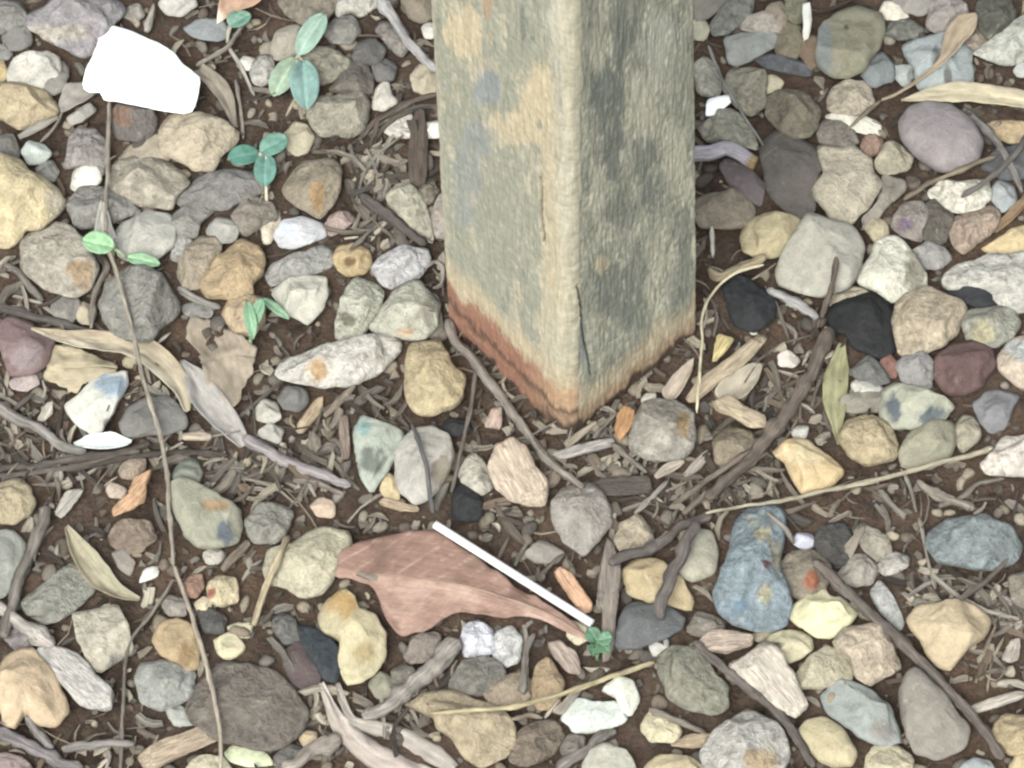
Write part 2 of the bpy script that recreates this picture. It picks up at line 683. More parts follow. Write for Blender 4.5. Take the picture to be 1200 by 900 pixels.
# ------------------------------------------------------------------ the stones
# tile | outline | colour | options | label
STONES = """
00|0,0 60,5 95,50 85,90 40,112 -40,115 -40,0|8a857f||grey rock in the upper corner of the bed beyond the paper scrap
00|95,60 160,25 200,-20 300,-30 420,0 440,40 400,90 350,140 330,190 290,200 230,170 130,120 90,95|948b90|h.36 s:180:120:130:32:b9ae9f m2|broad mauve grey rock with a pale rim, partly under the paper scrap
00|10,120 50,95 100,110 110,150 70,175 20,165|77736f||small dark grey stone between the mauve rock and the off white stone
00|-30,165 20,155 42,180 35,205 -30,212|8d8a85||pale grey pebble at the upper left edge above the off white stone
00|30,260 50,210 110,195 200,200 215,240 190,290 140,308 70,300 30,288|c4bcb0|m0|off white blocky stone lying on the yellowish tan rock
00|140,300 215,210 240,240 228,312 180,335|857f77||grey stone tucked against the off white blocky stone
00|-60,330 0,290 60,288 150,315 205,360 200,400 120,430 70,457 0,415 -60,400|b9a078|h.4 m0|yellowish tan rock under the off white blocky stone
00|-30,220 10,215 24,250 10,292 -30,292|c2a46c||small orange pebble at the left edge beside the off white stone
00|240,412 310,365 335,388 290,425 250,435|9d958c|f|grey flake close below the corner of the paper scrap
00|225,590 250,480 280,450 330,452 370,490 378,560 355,612 300,580 260,585|9a8f8b||mauve grey upright stone under the paper scrap beside the long stem
00|252,655 263,600 300,573 340,588 354,635 322,660 270,672|d3cec4|m1|small white rounded stone beside the long stem
00|78,530 110,503 150,508 177,540 150,572 100,577|aab0ab|m1|small pale blue green pebble above the big yellow cobble
00|125,590 180,565 205,600 190,635 145,630|8f8d87||grey pebble between the pale blue green pebble and small white stone
00|-30,490 40,475 65,520 60,562 0,560 -30,550|77736f||dark grey stone wedged above the big yellow cobble
00|-80,560 0,548 60,560 120,610 200,665 224,710 200,750 150,800 90,805 60,850 20,872 -80,860|cbb383|h.5 m0 a s:200:715:40:60:b0a590|big yellow sandstone cobble cut by the left edge
00|235,720 280,665 350,655 430,685 495,745 400,775 330,795 270,795|8b8680||dark grey stone crossed by the long stem below the white pebble
00|385,640 410,570 470,555 560,557 640,600 668,640 620,682 600,732 540,728 480,715 400,682|a99c88|m2 h.45|tan grey oval stone below the tan rock beside the paper
00|415,565 460,510 540,482 600,500 590,565 520,570 450,580|a8977f|z-.002|brownish tan stone half hidden behind the tan rock by the paper
00|555,470 600,403 690,408 740,413 832,465 832,497 770,552 750,592 680,597 630,562 570,540|bda98c|a m0 h.5|angular tan rock just below the paper scrap
00|615,700 680,640 740,600 820,588 930,610 945,660 860,705 790,738 700,735 640,728|827c79|h.3|flat dark grey slab beside the clover like seedling near the paper
00|395,830 430,780 520,750 600,752 615,800 604,860 560,905 480,915 415,895|a7a39a|m1|grey white rounded stone below the tan grey oval stone
00|65,860 90,820 150,808 200,783 250,803 300,870 345,940 318,1020 270,1043 160,1018 90,950|a99d8c|s:285:960:45:50:a88c6c m2|pinkish tan rock with a brown corner below the big yellow cobble
00|605,760 650,725 720,712 752,745 705,775 692,832 650,825 620,832|8d8981||grey stone below the flat dark grey slab
00|725,812 760,768 810,773 840,812 820,847 760,852|9a968e|m1|small grey pebble between the orange tan rock and the grey slab
00|818,762 850,715 900,692 960,718 974,770 920,795 860,828|8e8173||olive brown stone under the second clover seedling
00|622,960 640,890 700,828 750,830 778,870 742,955 710,1008 650,1012|a39078|m0|dull tan stone touching the orange tan faceted rock
00|762,905 830,838 900,858 932,900 922,960 884,1000 890,1035 800,1042 730,1042 698,1000 720,960|bb9a6e|a h.5 m0|orange tan faceted rock with sharp edges left of the grey bar stone
00|600,905 618,830 615,760 652,830 672,850 652,895 630,915|a5a19b|f|pale grey upright flake next to the grey white rounded stone
00|838,230 860,200 895,208 900,238 860,245|c9c0b5|m1|tiny cream pebble between the paper scrap and the three leaf seedling
00|648,100 700,72 780,78 808,112 770,142 690,135|7f8388|h.3|bluish grey flat stone near the orange dead leaf at the upper edge
00|440,60 455,25 490,20 505,50 480,78|958c80||small brown grey pebble by the twig rising behind the paper
00|388,400 430,368 520,378 552,420 532,472 470,492 410,482|6f6762|s:430:410:40:40:8a6a58|dark rusty stone in the shade of the paper scrap
00|560,12 600,-25 660,-25 692,20 640,52 590,47|b5afa6||light grey stone at the upper edge beyond the paper
10|80,10 100,-30 270,-30 287,20 240,72 170,82 110,52|8a7d6c||olive brown rock at the upper edge above the grey green leaves
10|285,52 290,-25 420,-30 442,10 370,57 330,40 300,57|b9b2a6|m0|whitish rock at the upper edge near the grey stick
10|515,10 540,-30 625,-30 620,60 580,78 540,62|857663||brown stone at the upper edge touching the wooden post
10|238,120 265,73 310,53 350,73 367,110 330,152 270,152|85807a|a|grey angular stone beside the upper grey green leaf
10|150,220 200,168 260,168 322,205 322,240 280,277 230,297 190,272|98917c|m2|olive mottled stone partly under the three leaf seedling
10|48,160 80,108 130,88 162,110 150,182 90,207 60,202|9b9080||tan brown stone behind the upper leaves of the three leaf seedling
10|-20,240 10,195 55,200 62,260 30,300 -10,290|a9a39b|f|pale grey flake beside the three leaf seedling
10|183,400 215,343 290,328 320,316 380,333 394,390 382,452 320,477 250,477 198,447|a09682|m2 h.5|large tan grey rounded stone below the three leaf seedling
10|98,480 135,430 180,443 204,480 180,532 140,542 110,522|b0a284|m1|small yellowish stone beside the lower seedling
10|260,310 330,250 350,192 400,240 412,320 370,332 300,325|746a60|f|dark brown triangular slate between two rounded stones
10|83,660 120,598 180,563 270,551 292,590 292,680 230,768 170,738 100,692|97876f|a h.45 m0 s:215:690:26:60:b08a5f|brown diamond shaped stone with a rusty stripe below the seedlings
10|408,382 425,308 465,286 472,330 498,355 450,383|c3b9ac|a|small white angular stone near the brown bark close to the post
10|453,462 480,420 535,393 552,430 550,482 480,480|cdc1b5|h.3|pale cream flat stone near the post beside dark bark
10|588,440 640,428 655,480 595,482|d5cdc4|m1|tiny white stone touching the upper part of the post
10|543,270 580,223 640,255 640,320 590,332 558,312|b8a789||pale tan stone against the post below the grey stick
10|423,110 450,73 532,110 533,170 510,202 470,165|89807a||grey brown stone under the grey stick beside the post
10|586,100 600,78 625,85 622,130 595,130|cbc3b8|m1|tiny off white pebble against the post by the grey stick
10|408,235 440,203 492,225 482,278 428,284|6b6868||dark grey stone above the white angular stone near the post
10|463,700 500,653 550,663 592,710 612,780 622,852 580,835 530,783 478,732|aea78f|m2|pale greenish long stone below the dark bark by the post
10|618,760 645,688 680,678 695,760 690,835 640,835 618,802|a4968a||pinkish brown stone pressed against the side of the post
10|68,830 100,778 170,768 232,790 242,832 190,852 130,872 90,864|b7b5bc|s:110:810:30:25:c0c6d8|pale bluish white stone above the long grey bar stone
10|238,800 270,753 320,743 347,770 300,812 260,828|ad9187|m2|pinkish stone next to the pale bluish white stone
10|22,790 85,738 78,800 50,852 28,848|cbb99f|f|cream splinter of stone below the second seedling
10|342,212 360,148 410,138 452,170 442,212 390,224|5f5c5a||very dark grey stone between the grey stick and mottled stone
10|560,650 620,640 640,668 610,720 580,690|857968||small brown stone between the pale greenish long stone and the post
11|33,60 60,23 150,-2 230,-47 272,-20 272,32 220,57 130,77 60,107|a09c97|m2 h.45 a|long grey bar shaped stone
11|273,5 290,-32 350,-42 397,-15 402,32 380,57 320,67 295,47|bf9f6c|m0 s:330:20:22:18:7a5a3c|small yellow orange stone with a dark pit
11|413,40 440,0 520,-27 600,-22 610,20 577,72 540,82 480,112 440,92 423,67|b5b0b2|m2|lilac white rough stone next to the foot of the post
11|48,130 110,88 190,68 242,83 252,130 227,190 180,247 150,217 100,192 73,150|bcb7a6|m1 a|pale greenish white stone below the long grey bar
11|278,292 290,200 320,108 350,73 430,103 452,130 440,172 400,242 370,288 320,303|b3b09c|m2 a s:320:225:28:22:6b685c|pale green stone, the one farther from the post in a touching pair
11|398,250 440,190 500,108 560,83 612,130 645,172 632,242 590,288 520,288 440,277|b4b09c|m0 a s:520:268:25:14:c49a72 s:610:190:22:60:8b8878|pale green stone, the one nearer the post in a touching pair
11|73,402 110,358 200,333 320,298 470,278 508,300 503,340 440,402 350,448 250,458 150,443 88,427|c3bbb1|h.5 m2 s:220:400:30:40:c79d6b|long whitish stone with an orange spot left of the post
11|523,500 538,330 560,298 645,290 668,340 693,400 738,420 723,492 690,533 600,558 550,548|b9a175|h.55 m0 a|blocky yellow stone close to the foot of the post
11|348,620 375,565 450,598 522,620 490,692 470,742 440,783 410,833 373,783 353,702|a3aa9c|m1 s:405:720:45:50:6d716a s:378:600:25:30:86a8a4|greenish stone with a dark patch behind the grey oval stone
11|483,700 510,648 560,608 620,598 672,638 692,700 662,782 600,853 560,868 510,822 488,762|aaa39a|h.5 m1 s:655:760:45:60:857a6a|smooth grey oval stone crossed by a thin dark twig
11|438,820 460,755 492,790 503,852 470,864|c9ae7c||small yellow pebble leaning on the grey oval stone
11|713,760 760,688 812,740 833,812 790,838 728,803|b5ac9d|a m2|crumbly pale stone beside the charcoal near the wood chunk
11|688,890 700,808 742,793 793,860 793,925 700,935|26282c|a c|dark blue black stone behind the end of the white stick
11|78,500 110,458 170,468 187,510 150,543 98,533|6e6a68||dark grey pebble below the long whitish stone
11|-5,545 30,508 72,518 84,570 50,588 8,573|aba597|m1|pale greenish pebble among bark below the crumpled brown leaf
11|10,620 50,595 92,610 80,655 35,650|a9a49c|m1|pale grey pebble just above the lilac grey stick
11|198,880 225,850 272,870 270,915 215,912|c2a489|m1|small salmon pebble below the lilac grey stick
11|648,602 680,567 742,578 754,612 700,635|2c2e31|c|small black stone between the blocky yellow stone and grey root
11|620,200 645,190 655,250 640,285 600,280|7d776b|z-.001|dark olive stone squeezed between the pale green pair and the post
20|640,0 655,-35 750,-35 755,5 690,62 650,72|7b766b||dark olive stone at the upper edge right beside the post
20|688,90 760,10 800,-35 855,-5 842,52 760,118 700,123|7f7e78|a h.4|dark grey slanted slab near the upper edge beside the post
20|808,100 830,58 900,38 962,60 952,112 870,118|b6a698|m0|pinkish cream stone beyond the grey slanted slab
20|753,130 800,118 920,108 938,150 862,197 800,227 763,217|8f918c|a m1 h.4|grey bluish wedge stone below the slanted slab
20|635,80 670,63 692,100 677,138 640,134|aca68a|m1|yellowish pebble touching the side of the post
20|640,230 680,203 720,228 742,290 717,343 655,325|a9a594|m2|pale striped stone against the post above the white plastic flake
20|743,310 765,248 830,238 892,260 888,372 840,404 788,372|98907a|m2|olive tan stone beside the white plastic flake
20|852,300 870,273 920,268 952,290 932,322 880,328|cfc09a|m1|small pale yellow pebble on the olive stones
20|655,450 720,398 780,388 842,450 868,522 780,508 690,495|a09c88|m2 z-.001|pale olive stone behind the lilac root
20|733,590 760,566 830,598 883,650 873,723 820,693 768,652|6a5c60||dark purple brown stone below the cut end of the lilac root
20|640,702 700,678 800,678 862,725 842,783 760,803 655,795|94846f|m0|brownish tan stone pressed against the post below the lilac root
20|798,830 830,778 890,753 950,758 1002,770 1017,800 982,852 930,897 860,903 808,882|b8a477|m1 h.5|rounded yellow stone above the black flat rock by the post
30|-40,500 30,448 90,468 180,518 193,580 162,652 162,742 110,773 60,743 -10,655|5f5852|h.28 a|large dark brown slab in the gap beside the tan star shaped rock
30|-5,340 60,318 130,328 188,380 177,442 130,483 60,473 -5,412|7f745f|m2|olive brown stone above the dark brown slab
30|-55,200 80,203 152,235 142,267 60,253 -10,237|62646a|h.5|slim dark blue grey stone lying like a bar
30|-22,60 10,18 50,8 68,60 42,112 -5,117|a08c78|m0|tan rock near the upper edge beside the white sliver
30|23,150 50,73 112,88 122,150 102,202 38,197|8f8265|m0|olive tan block in front of the slim dark bar stone
30|58,50 70,-20 130,-30 135,50 100,92|7f7a62||mossy green stone at the upper edge by the white sliver
30|108,182 140,128 192,148 182,212 150,243|866a51||rusty brown stone below the white sliver
30|168,210 188,100 240,48 320,18 402,38 414,100 392,162 342,232 280,278 218,257|8d876c|h.42 m1 s:200:170:28:100:858c8c s:275:95:9:9:4f4b40|large smooth olive stone near the upper edge
30|393,40 415,6 460,18 492,60 470,72 410,63|d3c8b4|m1|small cream stone beyond the large olive stone
30|430,0 560,-30 582,30 540,52 480,42|948d86||grey stone at the upper edge behind the small cream stone
30|568,30 600,-25 660,-20 702,40 672,112 600,118 558,92|a69994|m2|pinkish grey rock at the upper edge beside the curled tan leaf
30|473,165 520,138 590,128 640,108 722,178 727,292 640,312 530,322 518,232 488,202|98a0a2|h.3 a m1 s:590:200:14:38:6b6a68 s:632:260:14:36:6b6a68|pale blue grey slab with dark marks under the curled tan leaf
30|723,185 790,148 860,88 900,48 970,58 970,203 840,223 768,212|b5b5a8|m2 h.4 s:750:190:60:18:d2cfc4|pale grey white rock cut by the right edge near the top
30|733,80 740,0 850,-10 873,50 822,122 778,143|5c5a50||blackish olive rock beside the pale grey white rock
30|688,150 720,93 762,118 773,150 722,180|a08b78|m0|tan brown stone between the blue slab and blackish rock
30|328,260 390,173 442,230 442,283 368,303|7a8283|a|blue grey pointed stone beside the large olive stone
30|448,240 500,238 514,270 480,302 453,277|a0a4a4|m1|small grey pebble at the corner of the blue slab
30|208,382 213,320 270,288 350,288 373,350 352,392 280,408|b9a78e|m2 a|tan blocky rock below the large olive stone
30|203,410 250,396 320,403 388,430 383,478 300,458 228,433|d9d2c0|h.4 m1|thin cream white stone bar below the tan blocky rock
30|328,512 350,473 402,488 402,532 348,548|a8806a|m0|small reddish stone under the cream white bar
30|178,472 200,418 290,448 318,500 250,523 188,503|867a6e||brown grey stone beside the cream white bar
30|378,572 420,508 470,513 515,552 492,592 398,613|a5997f|m0|olive yellow stone above the pale grey brown one
30|463,430 500,383 560,363 640,378 712,430 753,500 737,562 680,603 600,598 518,543 473,492|8f8286|h.5 m1 r|large smooth mauve oval stone under the long pale leaf
30|153,660 200,618 173,513 260,518 300,508 332,540 367,560 373,600 403,640 383,692 330,743 300,803 248,793 188,713 163,692|b9aa90|a h.42 m0|large tan star shaped rock with a pointed top
30|328,802 400,690 400,623 472,638 483,670 420,723 368,793|8a8072||grey brown stone behind the tan star shaped rock
30|558,675 630,633 700,638 772,623 778,690 742,743 680,748 598,718|cfc6b4|m2 a|cream jagged rock below the large mauve oval
30|778,680 810,633 860,648 873,702 820,748|94999d|m1|small bluish stone beside the cream jagged rock
30|750,590 800,530 900,515 960,540 950,620 830,630|5b5c60||dark slate grey stone in the shade below the tan orange flat stone
30|433,790 470,728 540,708 563,760 542,843 478,833|94867e|m2 s:480:790:28:22:75607a|pinkish brown stone with a purple spot
30|552,722 600,698 653,760 622,853 560,863 545,803|625b51||dark brown upright stone beside the purple spotted one
30|628,790 680,753 780,723 813,745 803,802 740,853 690,893 648,863|a98d78|m2|rough pink brown rock above the grey white split rock
30|752,875 830,828 900,793 970,798 970,893 800,893|cdb078|h.35 m1|yellow ochre wedge stone cut by the right edge
30|343,802 375,766 417,790 423,832 380,853|b5a37f|m1|small yellow tan pebble below the tan star shaped rock
30|768,435 820,423 970,448 970,492 860,503 798,482|bf9f72|h.35 m0|orange tan flat stone under the long pale leaf near the edge
30|408,120 430,78 500,68 543,100 522,132 460,138|7e7c72||grey green stone between the olive stone and blue slab
30|868,250 890,218 950,222 950,262 885,267|a8a9a5|m1|pale grey pebble at the right edge above the long pale leaf
31|33,60 60,-20 130,-127 200,-132 290,-92 333,-20 323,40 270,113 180,138 80,113 38,92|a29c8e|h.5 m1|large smooth grey tan stone above the black charcoal like stone
31|313,70 350,10 400,-62 450,-72 500,-30 553,60 558,112 510,143 440,153 378,113 318,92|cfc9b6|h.5 m0 a s:520:60:40:80:8d8778|cream white rounded rock beside the large grey tan stone
31|508,-10 560,-42 620,-22 643,10 602,42 538,42|98938f||grey stone between the cream rock and the split rock
31|618,90 660,38 760,8 860,-2 980,8 980,188 860,192 758,152 690,132 638,123|b4aea4|m2 h.45|large grey white rock with a dark stone at its side by the right edge
31|618,100 650,63 720,88 780,123 832,130 822,168 740,178 658,153|25282d|h.45 c z.004|blue black stone lying against the large grey white rock
31|203,202 250,158 340,128 420,138 448,190 443,272 453,333 400,358 318,343 288,313 273,272 218,268|1c1e21|h.3 a c|jagged black charcoal like stone
31|213,172 250,123 310,108 363,140 300,175|b3a287|m0|tan edged stone showing behind the black charcoal like stone
31|438,182 478,128 560,123 640,148 693,185 668,262 620,308 540,333 458,348 443,272|b49f82|h.5 m2|pink tan rounded rock right next to the black stone
31|678,230 720,188 790,168 850,188 881,230 853,293 780,323 698,293|918f80|m2 s:755:270:40:45:b8ad8a|grey green speckled stone beside the maroon stone
31|578,420 598,350 640,308 720,298 783,330 798,390 763,442 700,488 628,483|6f4e4c|m1 h.5|smooth maroon stone with a heart like notch
31|808,350 850,298 920,278 990,298 990,453 890,463 818,403|c2ab93|m0 s:880:330:60:32:b9bcbc|peach stone with a grey white top at the right edge
31|448,380 490,348 550,343 588,380 573,473 518,463 468,433|918b8b|a|mauve grey faceted stone below the pink tan rock
31|393,552 408,470 470,448 560,478 658,530 602,583 500,608 428,598|a3a28c|m1 h.4 s:438:530:30:48:555e6a s:575:562:48:32:5c656f|pale green stone with two slate blue patches
31|253,650 273,578 350,561 422,588 453,650 443,713 350,733 288,703|b49d74|h.5 m2|round tan stone beside the bright orange one
31|468,692 500,618 590,588 640,585 660,620 643,702 580,743 478,743|918b72|m1|smooth olive green stone below the patchy green stone
31|13,700 58,653 140,648 202,698 268,760 222,803 160,833 118,833 88,783 68,722|cfab74|h.5 m1 s:130:690:70:40:dfc79b|bright orange yellow stone beside the dark curved branch
31|743,735 790,688 830,628 890,638 990,618 990,778 860,768 778,763|cfbfb3|m2 a|pinkish white lumpy rock at the tip of the straw twig
31|298,452 325,428 370,440 398,460 380,487 310,482|b8b2a8|m1|small pale grey pebble under the black stone
31|723,520 780,473 890,488 853,543 832,603 788,623 738,572|77757a|a h.35|dark grey angular flake below the maroon stone
31|648,620 690,558 733,580 743,640 680,693|a39880|m2|small tan mottled stone beside the olive green stone
31|40,352 70,333 108,365 90,388 45,383|d0bdb3|m1|tiny pinkish white pebble left of the black stone
31|88,615 110,598 138,602 130,640 95,640|b7b2a8|m1|tiny grey white pebble above the bright orange stone
31|398,372 430,353 456,390 445,425 415,420|8c5a4c|m0|small brick red stone between the black and mauve grey stones
31|298,402 350,348 400,388 432,440 380,453 318,433|6f6d6a||dark grey stone beneath the black charcoal like stone
31|258,500 330,478 402,488 403,543 330,553 268,543|8b8474||grey olive stone above the round tan stone
21|408,640 438,560 500,508 580,513 633,560 643,640 623,692 560,723 480,718 418,682|948c80|h.55 m2 s:510:645:50:40:b4aca0 s:600:590:24:45:b08f66|round tan grey cobble in front of the foot of the post
21|458,505 475,483 502,488 500,520 465,524|d8cdbf|m1|tiny white pebble between the round cobble and the post
21|138,880 180,818 270,793 312,830 343,880 348,942 302,1003 250,1053 188,1013 148,952|9b9088|m0 a h.5|mauve tan angular stone above the white stick
21|836,262 846,248 862,252 860,272 842,276|d5d0c8|m1|tiny white dot pebble beside the black flat rock near the post
21|748,110 800,68 860,98 933,150 938,212 880,253 850,273 788,253 758,192|26292d|h.3 a c|flat blue black rock behind the curly pale wire
21|708,662 740,608 800,598 853,630 843,702 780,743 718,723|8c7a62|m0|brown stone between the round cobble and the dark branch
01|348,190 368,90 430,53 520,48 580,88 633,160 623,202 560,243 530,303 460,293 398,262 358,232|8f8b83|h.45 m2|grey boulder like stone crossed by the long stem
01|-8,260 40,213 110,233 133,270 188,290 173,362 110,418 38,413 8,352|7d5f60|m1 h.5 s:90:350:60:50:917f80|maroon rounded stone near the left edge
01|38,440 70,416 120,423 133,450 90,471 48,464|a8928f|m1|small pinkish pebble below the maroon stone
01|228,522 290,478 330,438 400,418 443,410 448,452 420,503 390,563 340,633 288,603 238,562|c0bcb0|m1 a s:392:455:55:42:8fa3b8 s:380:600:16:30:4a4a4c|white stone with a blue corner below the crinkled pale leaf
01|423,592 448,530 520,493 600,498 653,560 658,602 600,623 520,628 438,633|77736f|m1 h.45|dark grey rounded stone behind the long stem
01|783,210 808,153 870,138 930,148 928,232 890,278 828,273|bd9e78|m0 h.5|orange tan rounded stone beside the grass blades
01|423,750 450,718 505,715 508,750 470,783 430,775|9f8872|m2|crumbly tan pebble below the dark twig bundle
01|378,822 395,798 442,822 430,848 390,845|c2a793|m1|tiny salmon pebble beside the orange wood chip
01|613,760 640,718 692,718 708,760 692,803 618,793|7c8073|m1|small grey green stone above the large olive stone
02|603,-90 640,-112 760,-62 840,-12 861,50 843,97 780,117 700,128 658,80 618,0|96937c|h.45 m1 s:790:70:28:50:5c6472 s:755:-25:45:20:b08b66|large olive stone with a navy patch beside the long stem
01|-50,800 60,783 107,810 118,860 102,912 50,938 -50,932|b19c77|m0|tan yellow stone at the left edge below the dark twigs
01|183,180 220,138 270,148 283,190 250,233 198,217|837c76||small grey stone above the pale curved leaf
01|263,200 285,165 322,180 320,235 285,232|ab9a7d|m1|small tan pebble between bark and the grey boulder
01|638,175 690,165 745,180 735,215 660,212|8e8884||grey pebble above the crumpled tan leaf
02|-60,90 40,63 92,110 73,200 20,293 -60,313|8f8f86|m1 h.4|pale grey green rock at the left edge behind the grey twig
02|73,310 140,268 200,213 260,163 313,220 333,270 270,333 220,373 158,393 98,352|8c8a7e|h.3 a|green grey slab under the curled pale leaf
02|253,350 320,348 410,320 443,400 468,482 420,523 350,568 308,512 273,432|b7ab95|a m0 s:425:545:50:40:7f7c74|cream angular rock beside the forked stem
02|3,520 50,488 120,488 182,560 223,640 238,695 200,748 130,743 80,702 70,753 18,748 3,640|c7a67f|h.5 m1|big peach coloured stone beside the white driftwood
02|538,450 558,400 620,376 672,405 698,470 703,533 660,563 618,523 568,503|b6966a|m1 h.5 s:655:500:30:40:a08058|orange tan oval stone between the forks of the long stem
02|478,590 498,533 570,513 620,543 693,560 673,642 620,683 560,693 498,663|989791|m0 a|grey rock below the orange tan oval
02|588,700 630,678 693,740 620,753|a3a39b|m1|small pale grey stone beside the big brown flat rock
02|635,690 700,588 760,518 840,526 920,556 1003,598 1083,700 1063,783 960,843 850,833 748,783 680,745|75695f|h.26 m2|big flat grey brown rock near the lower edge
02|-50,870 30,848 100,878 115,945 -50,945|a48b86|m0|pinkish rock in the lower left corner
02|643,255 670,225 708,222 712,265 690,297 650,290|a57761|m0|small red brown stone beside the yellow one
02|733,262 770,223 832,238 833,312 780,333 738,312|cdb88c|m2 s:742:285:14:24:a05a48|small pale yellow stone with a red side
02|688,325 712,300 742,318 735,352 700,352|cfb892|m1|tiny cream pebble below the red brown stone
02|753,452 820,423 862,480 800,518 768,492|cfc094|m1|pale lemon stone beside the straw twig
02|803,405 840,392 882,400 872,440 820,432|cbbd97|m1|tiny lemon pebble touching the straw twig
02|698,350 740,338 795,370 780,425 720,420|5a5754||dark grey stone between the long stem and lemon pebbles
02|493,245 510,203 558,195 547,227|d5cfc6|f|small white shell like flake near the stem fork
02|788,850 830,813 930,848 953,887 880,893 818,878|c1c69a|m1 h.4|pale green stone at the lower edge below the brown flat rock
02|660,900 700,862 780,862 812,905 800,950 670,950|d0c09d|m0|cream stone at the lower edge under the stem end
02|718,150 745,130 782,138 775,178 730,178|b2a89d|m1|pale pinkish pebble below the large olive stone with navy patch
02|863,40 900,-22 960,-32 1033,0 1003,72 960,108 888,103|8d887d|m2 a|grey olive rock above the large cream bean stone
02|378,92 420,38 520,28 553,90 500,133 418,143|8a7361|m2 h.35|crumbly brown clod like stone near the curled pale leaf
02|398,150 425,133 470,175 455,220 420,195|908278||small brown stone beside the curled pale leaf
02|18,440 50,408 110,420 118,470 60,487|8b7f80||mauve pebble above the peach coloured stone
02|573,330 600,293 655,310 648,362 600,362|93877d||brown grey pebble beside the long stem above the orange oval
12|28,200 43,130 130,108 180,73 240,46 322,75 328,122 280,173 272,232 230,283 160,303 98,262 38,252|b8ad8e|m0 h.48|large cream bean shaped stone by the tip of the red dead leaf
12|213,370 248,310 310,273 352,310 362,350 420,368 453,420 453,502 432,563 370,598 318,593 288,522 300,452 238,422|bfae82|m1 h.5 s:300:320:60:40:c29a5c s:380:500:40:40:a89468|pale yellow lumpy stone below the red dead leaf
12|138,385 200,408 290,478 303,520 288,603 240,593 198,522 158,462|2f3840|h.35 a c z.005|navy blue shard leaning on the yellow lumpy stone
12|88,502 150,458 200,518 228,590 180,628 118,593|5d4b4b|h.35|dark maroon stone behind the navy shard
12|58,402 90,358 135,378 153,450 98,463|6a6764||dark grey stone at the top of the navy shard
12|723,450 738,398 790,383 832,420 843,482 790,515 733,503|c4c2d0|m2|lilac white crusty ball below the red dead leaf
12|833,502 850,428 900,408 933,450 923,523 870,543|bfbcbb|m2|white grey crusty ball beside the lilac one
12|678,602 730,528 800,513 873,550 863,612 790,643 718,633|79736b||grey brown stone under the two crusty balls
12|523,682 600,638 690,618 772,658 850,688 903,740 903,802 870,863 788,893 728,853 688,793 638,763 628,712 548,702|b09a77|h.42 m0 a|large tan rock under the long straw at the lower edge
12|798,632 850,588 930,558 963,600 953,662 890,693 828,673|a18b72|m0|brown tan stone above the long straw
12|398,602 440,563 487,593 493,640 430,658|8b8670|m1|small olive pebble beside the grey broken stick
12|523,502 560,438 643,423 643,482 600,523 548,528|8b7b70||brown stone in the shade under the red dead leaf
12|158,795 178,770 212,780 205,820 172,825|c2a57e|m1|tiny orange pebble beside the big brown flat rock
12|65,870 110,815 165,830 150,890 90,900|6e6864||dark grey pebble below the tiny orange pebble
12|480,560 520,535 560,565 545,610 490,600|7d7669||dull olive stone between the grey stick and yellow lumpy stone
22|388,212 428,168 500,166 552,208 592,240 638,310 628,348 550,323 480,313 408,287|b79d70|m1 h.45|tan yellow long stone under the small forked branch
22|368,472 383,368 420,318 520,328 608,370 592,412 520,443 450,478|5f6164|m1 h.4|charcoal grey stone under the fork of the small branch
22|578,190 598,118 640,68 700,73 721,140 713,212 640,240 598,222|a39d88|r m1 h.5|oval pale olive pebble beside the blue peanut shaped stone
22|363,102 388,38 450,13 488,60 493,112 430,133 383,133|b19d82|m2|tan angular stone above the forked branch
22|786,10 830,-24 922,-30 962,30 956,112 936,180 956,232 978,322 963,392 880,418 778,403 716,352 703,282 730,212 758,176 770,90|7c8e9a|h.45 m2 a s:880:75:34:24:b8ae8a s:890:290:22:40:b8ae8a s:840:40:30:20:a3a79c s:930:150:24:60:8d8878 s:800:330:30:24:6f89a0 s:888:185:22:14:6d4048|blue grey peanut shaped stone with a red mark at its waist
22|508,512 568,483 650,488 702,550 753,612 753,682 700,708 620,693 548,653 523,592|8a8673|m2 h.45|grey green mottled oval stone below the dark branch fork
22|323,632 370,583 420,598 448,660 422,718 378,693 368,652|cfcdbc|m1|cream hook shaped stone under the end of the straw
22|178,722 230,658 300,678 360,668 408,737 330,768 218,773|c3c8c1|m1|pale mint stone beside the cream hook shaped stone
22|58,642 88,538 130,518 183,590 162,683 98,693|b0906a|m0|orange brown stone under the straw
22|458,762 490,698 550,723 593,770 573,808 488,803|cbbb93|m0|pale yellow rough stone below the mottled oval
22|668,852 700,798 760,738 830,688 900,738 953,780 963,862 930,943 800,953 698,933|aaa39c|h.4 m2 s:880:880:60:50:b59a78|large rough grey stone with a tan corner at the lower edge
22|248,912 268,850 330,823 390,843 433,900 423,963 268,963|a8a393|m1|round grey white stone at the lower edge
22|468,902 520,856 620,863 693,902 683,963 478,963|b5a078|m1|smooth tan stone at the lower edge by the rough grey stone
22|-5,802 60,748 150,733 183,790 130,863 50,893 -5,873|7d6b5a|m2|brown rough stone at the lower edge below the straw
22|168,830 200,778 252,790 255,860 190,866|8a7d75||small mauve brown pebble beside the brown rough stone
22|193,430 215,388 262,388 272,440 230,463|c7b596|m1|tiny cream pebble behind the green sprout
22|488,470 505,442 548,448 543,490 500,502|b8b3ad|m1|tiny grey white pebble below the charcoal grey stone
22|618,422 660,348 740,378 743,422 690,443|857a6d||brown grey stone above the pink bark chip
22|48,152 100,98 183,140 153,178 78,173|8f857c|z-.001|grey brown stone close to the white stick
32|548,110 568,60 640,23 760,18 843,50 899,120 873,183 780,203 690,193 598,168|7c878a|h.42 m2|teal grey speckled oval stone near the right edge
32|498,370 538,333 640,323 730,333 776,382 753,432 690,493 640,548 588,523 538,452 513,412|bea37c|m1 h.48|tan triangular stone with rounded corners
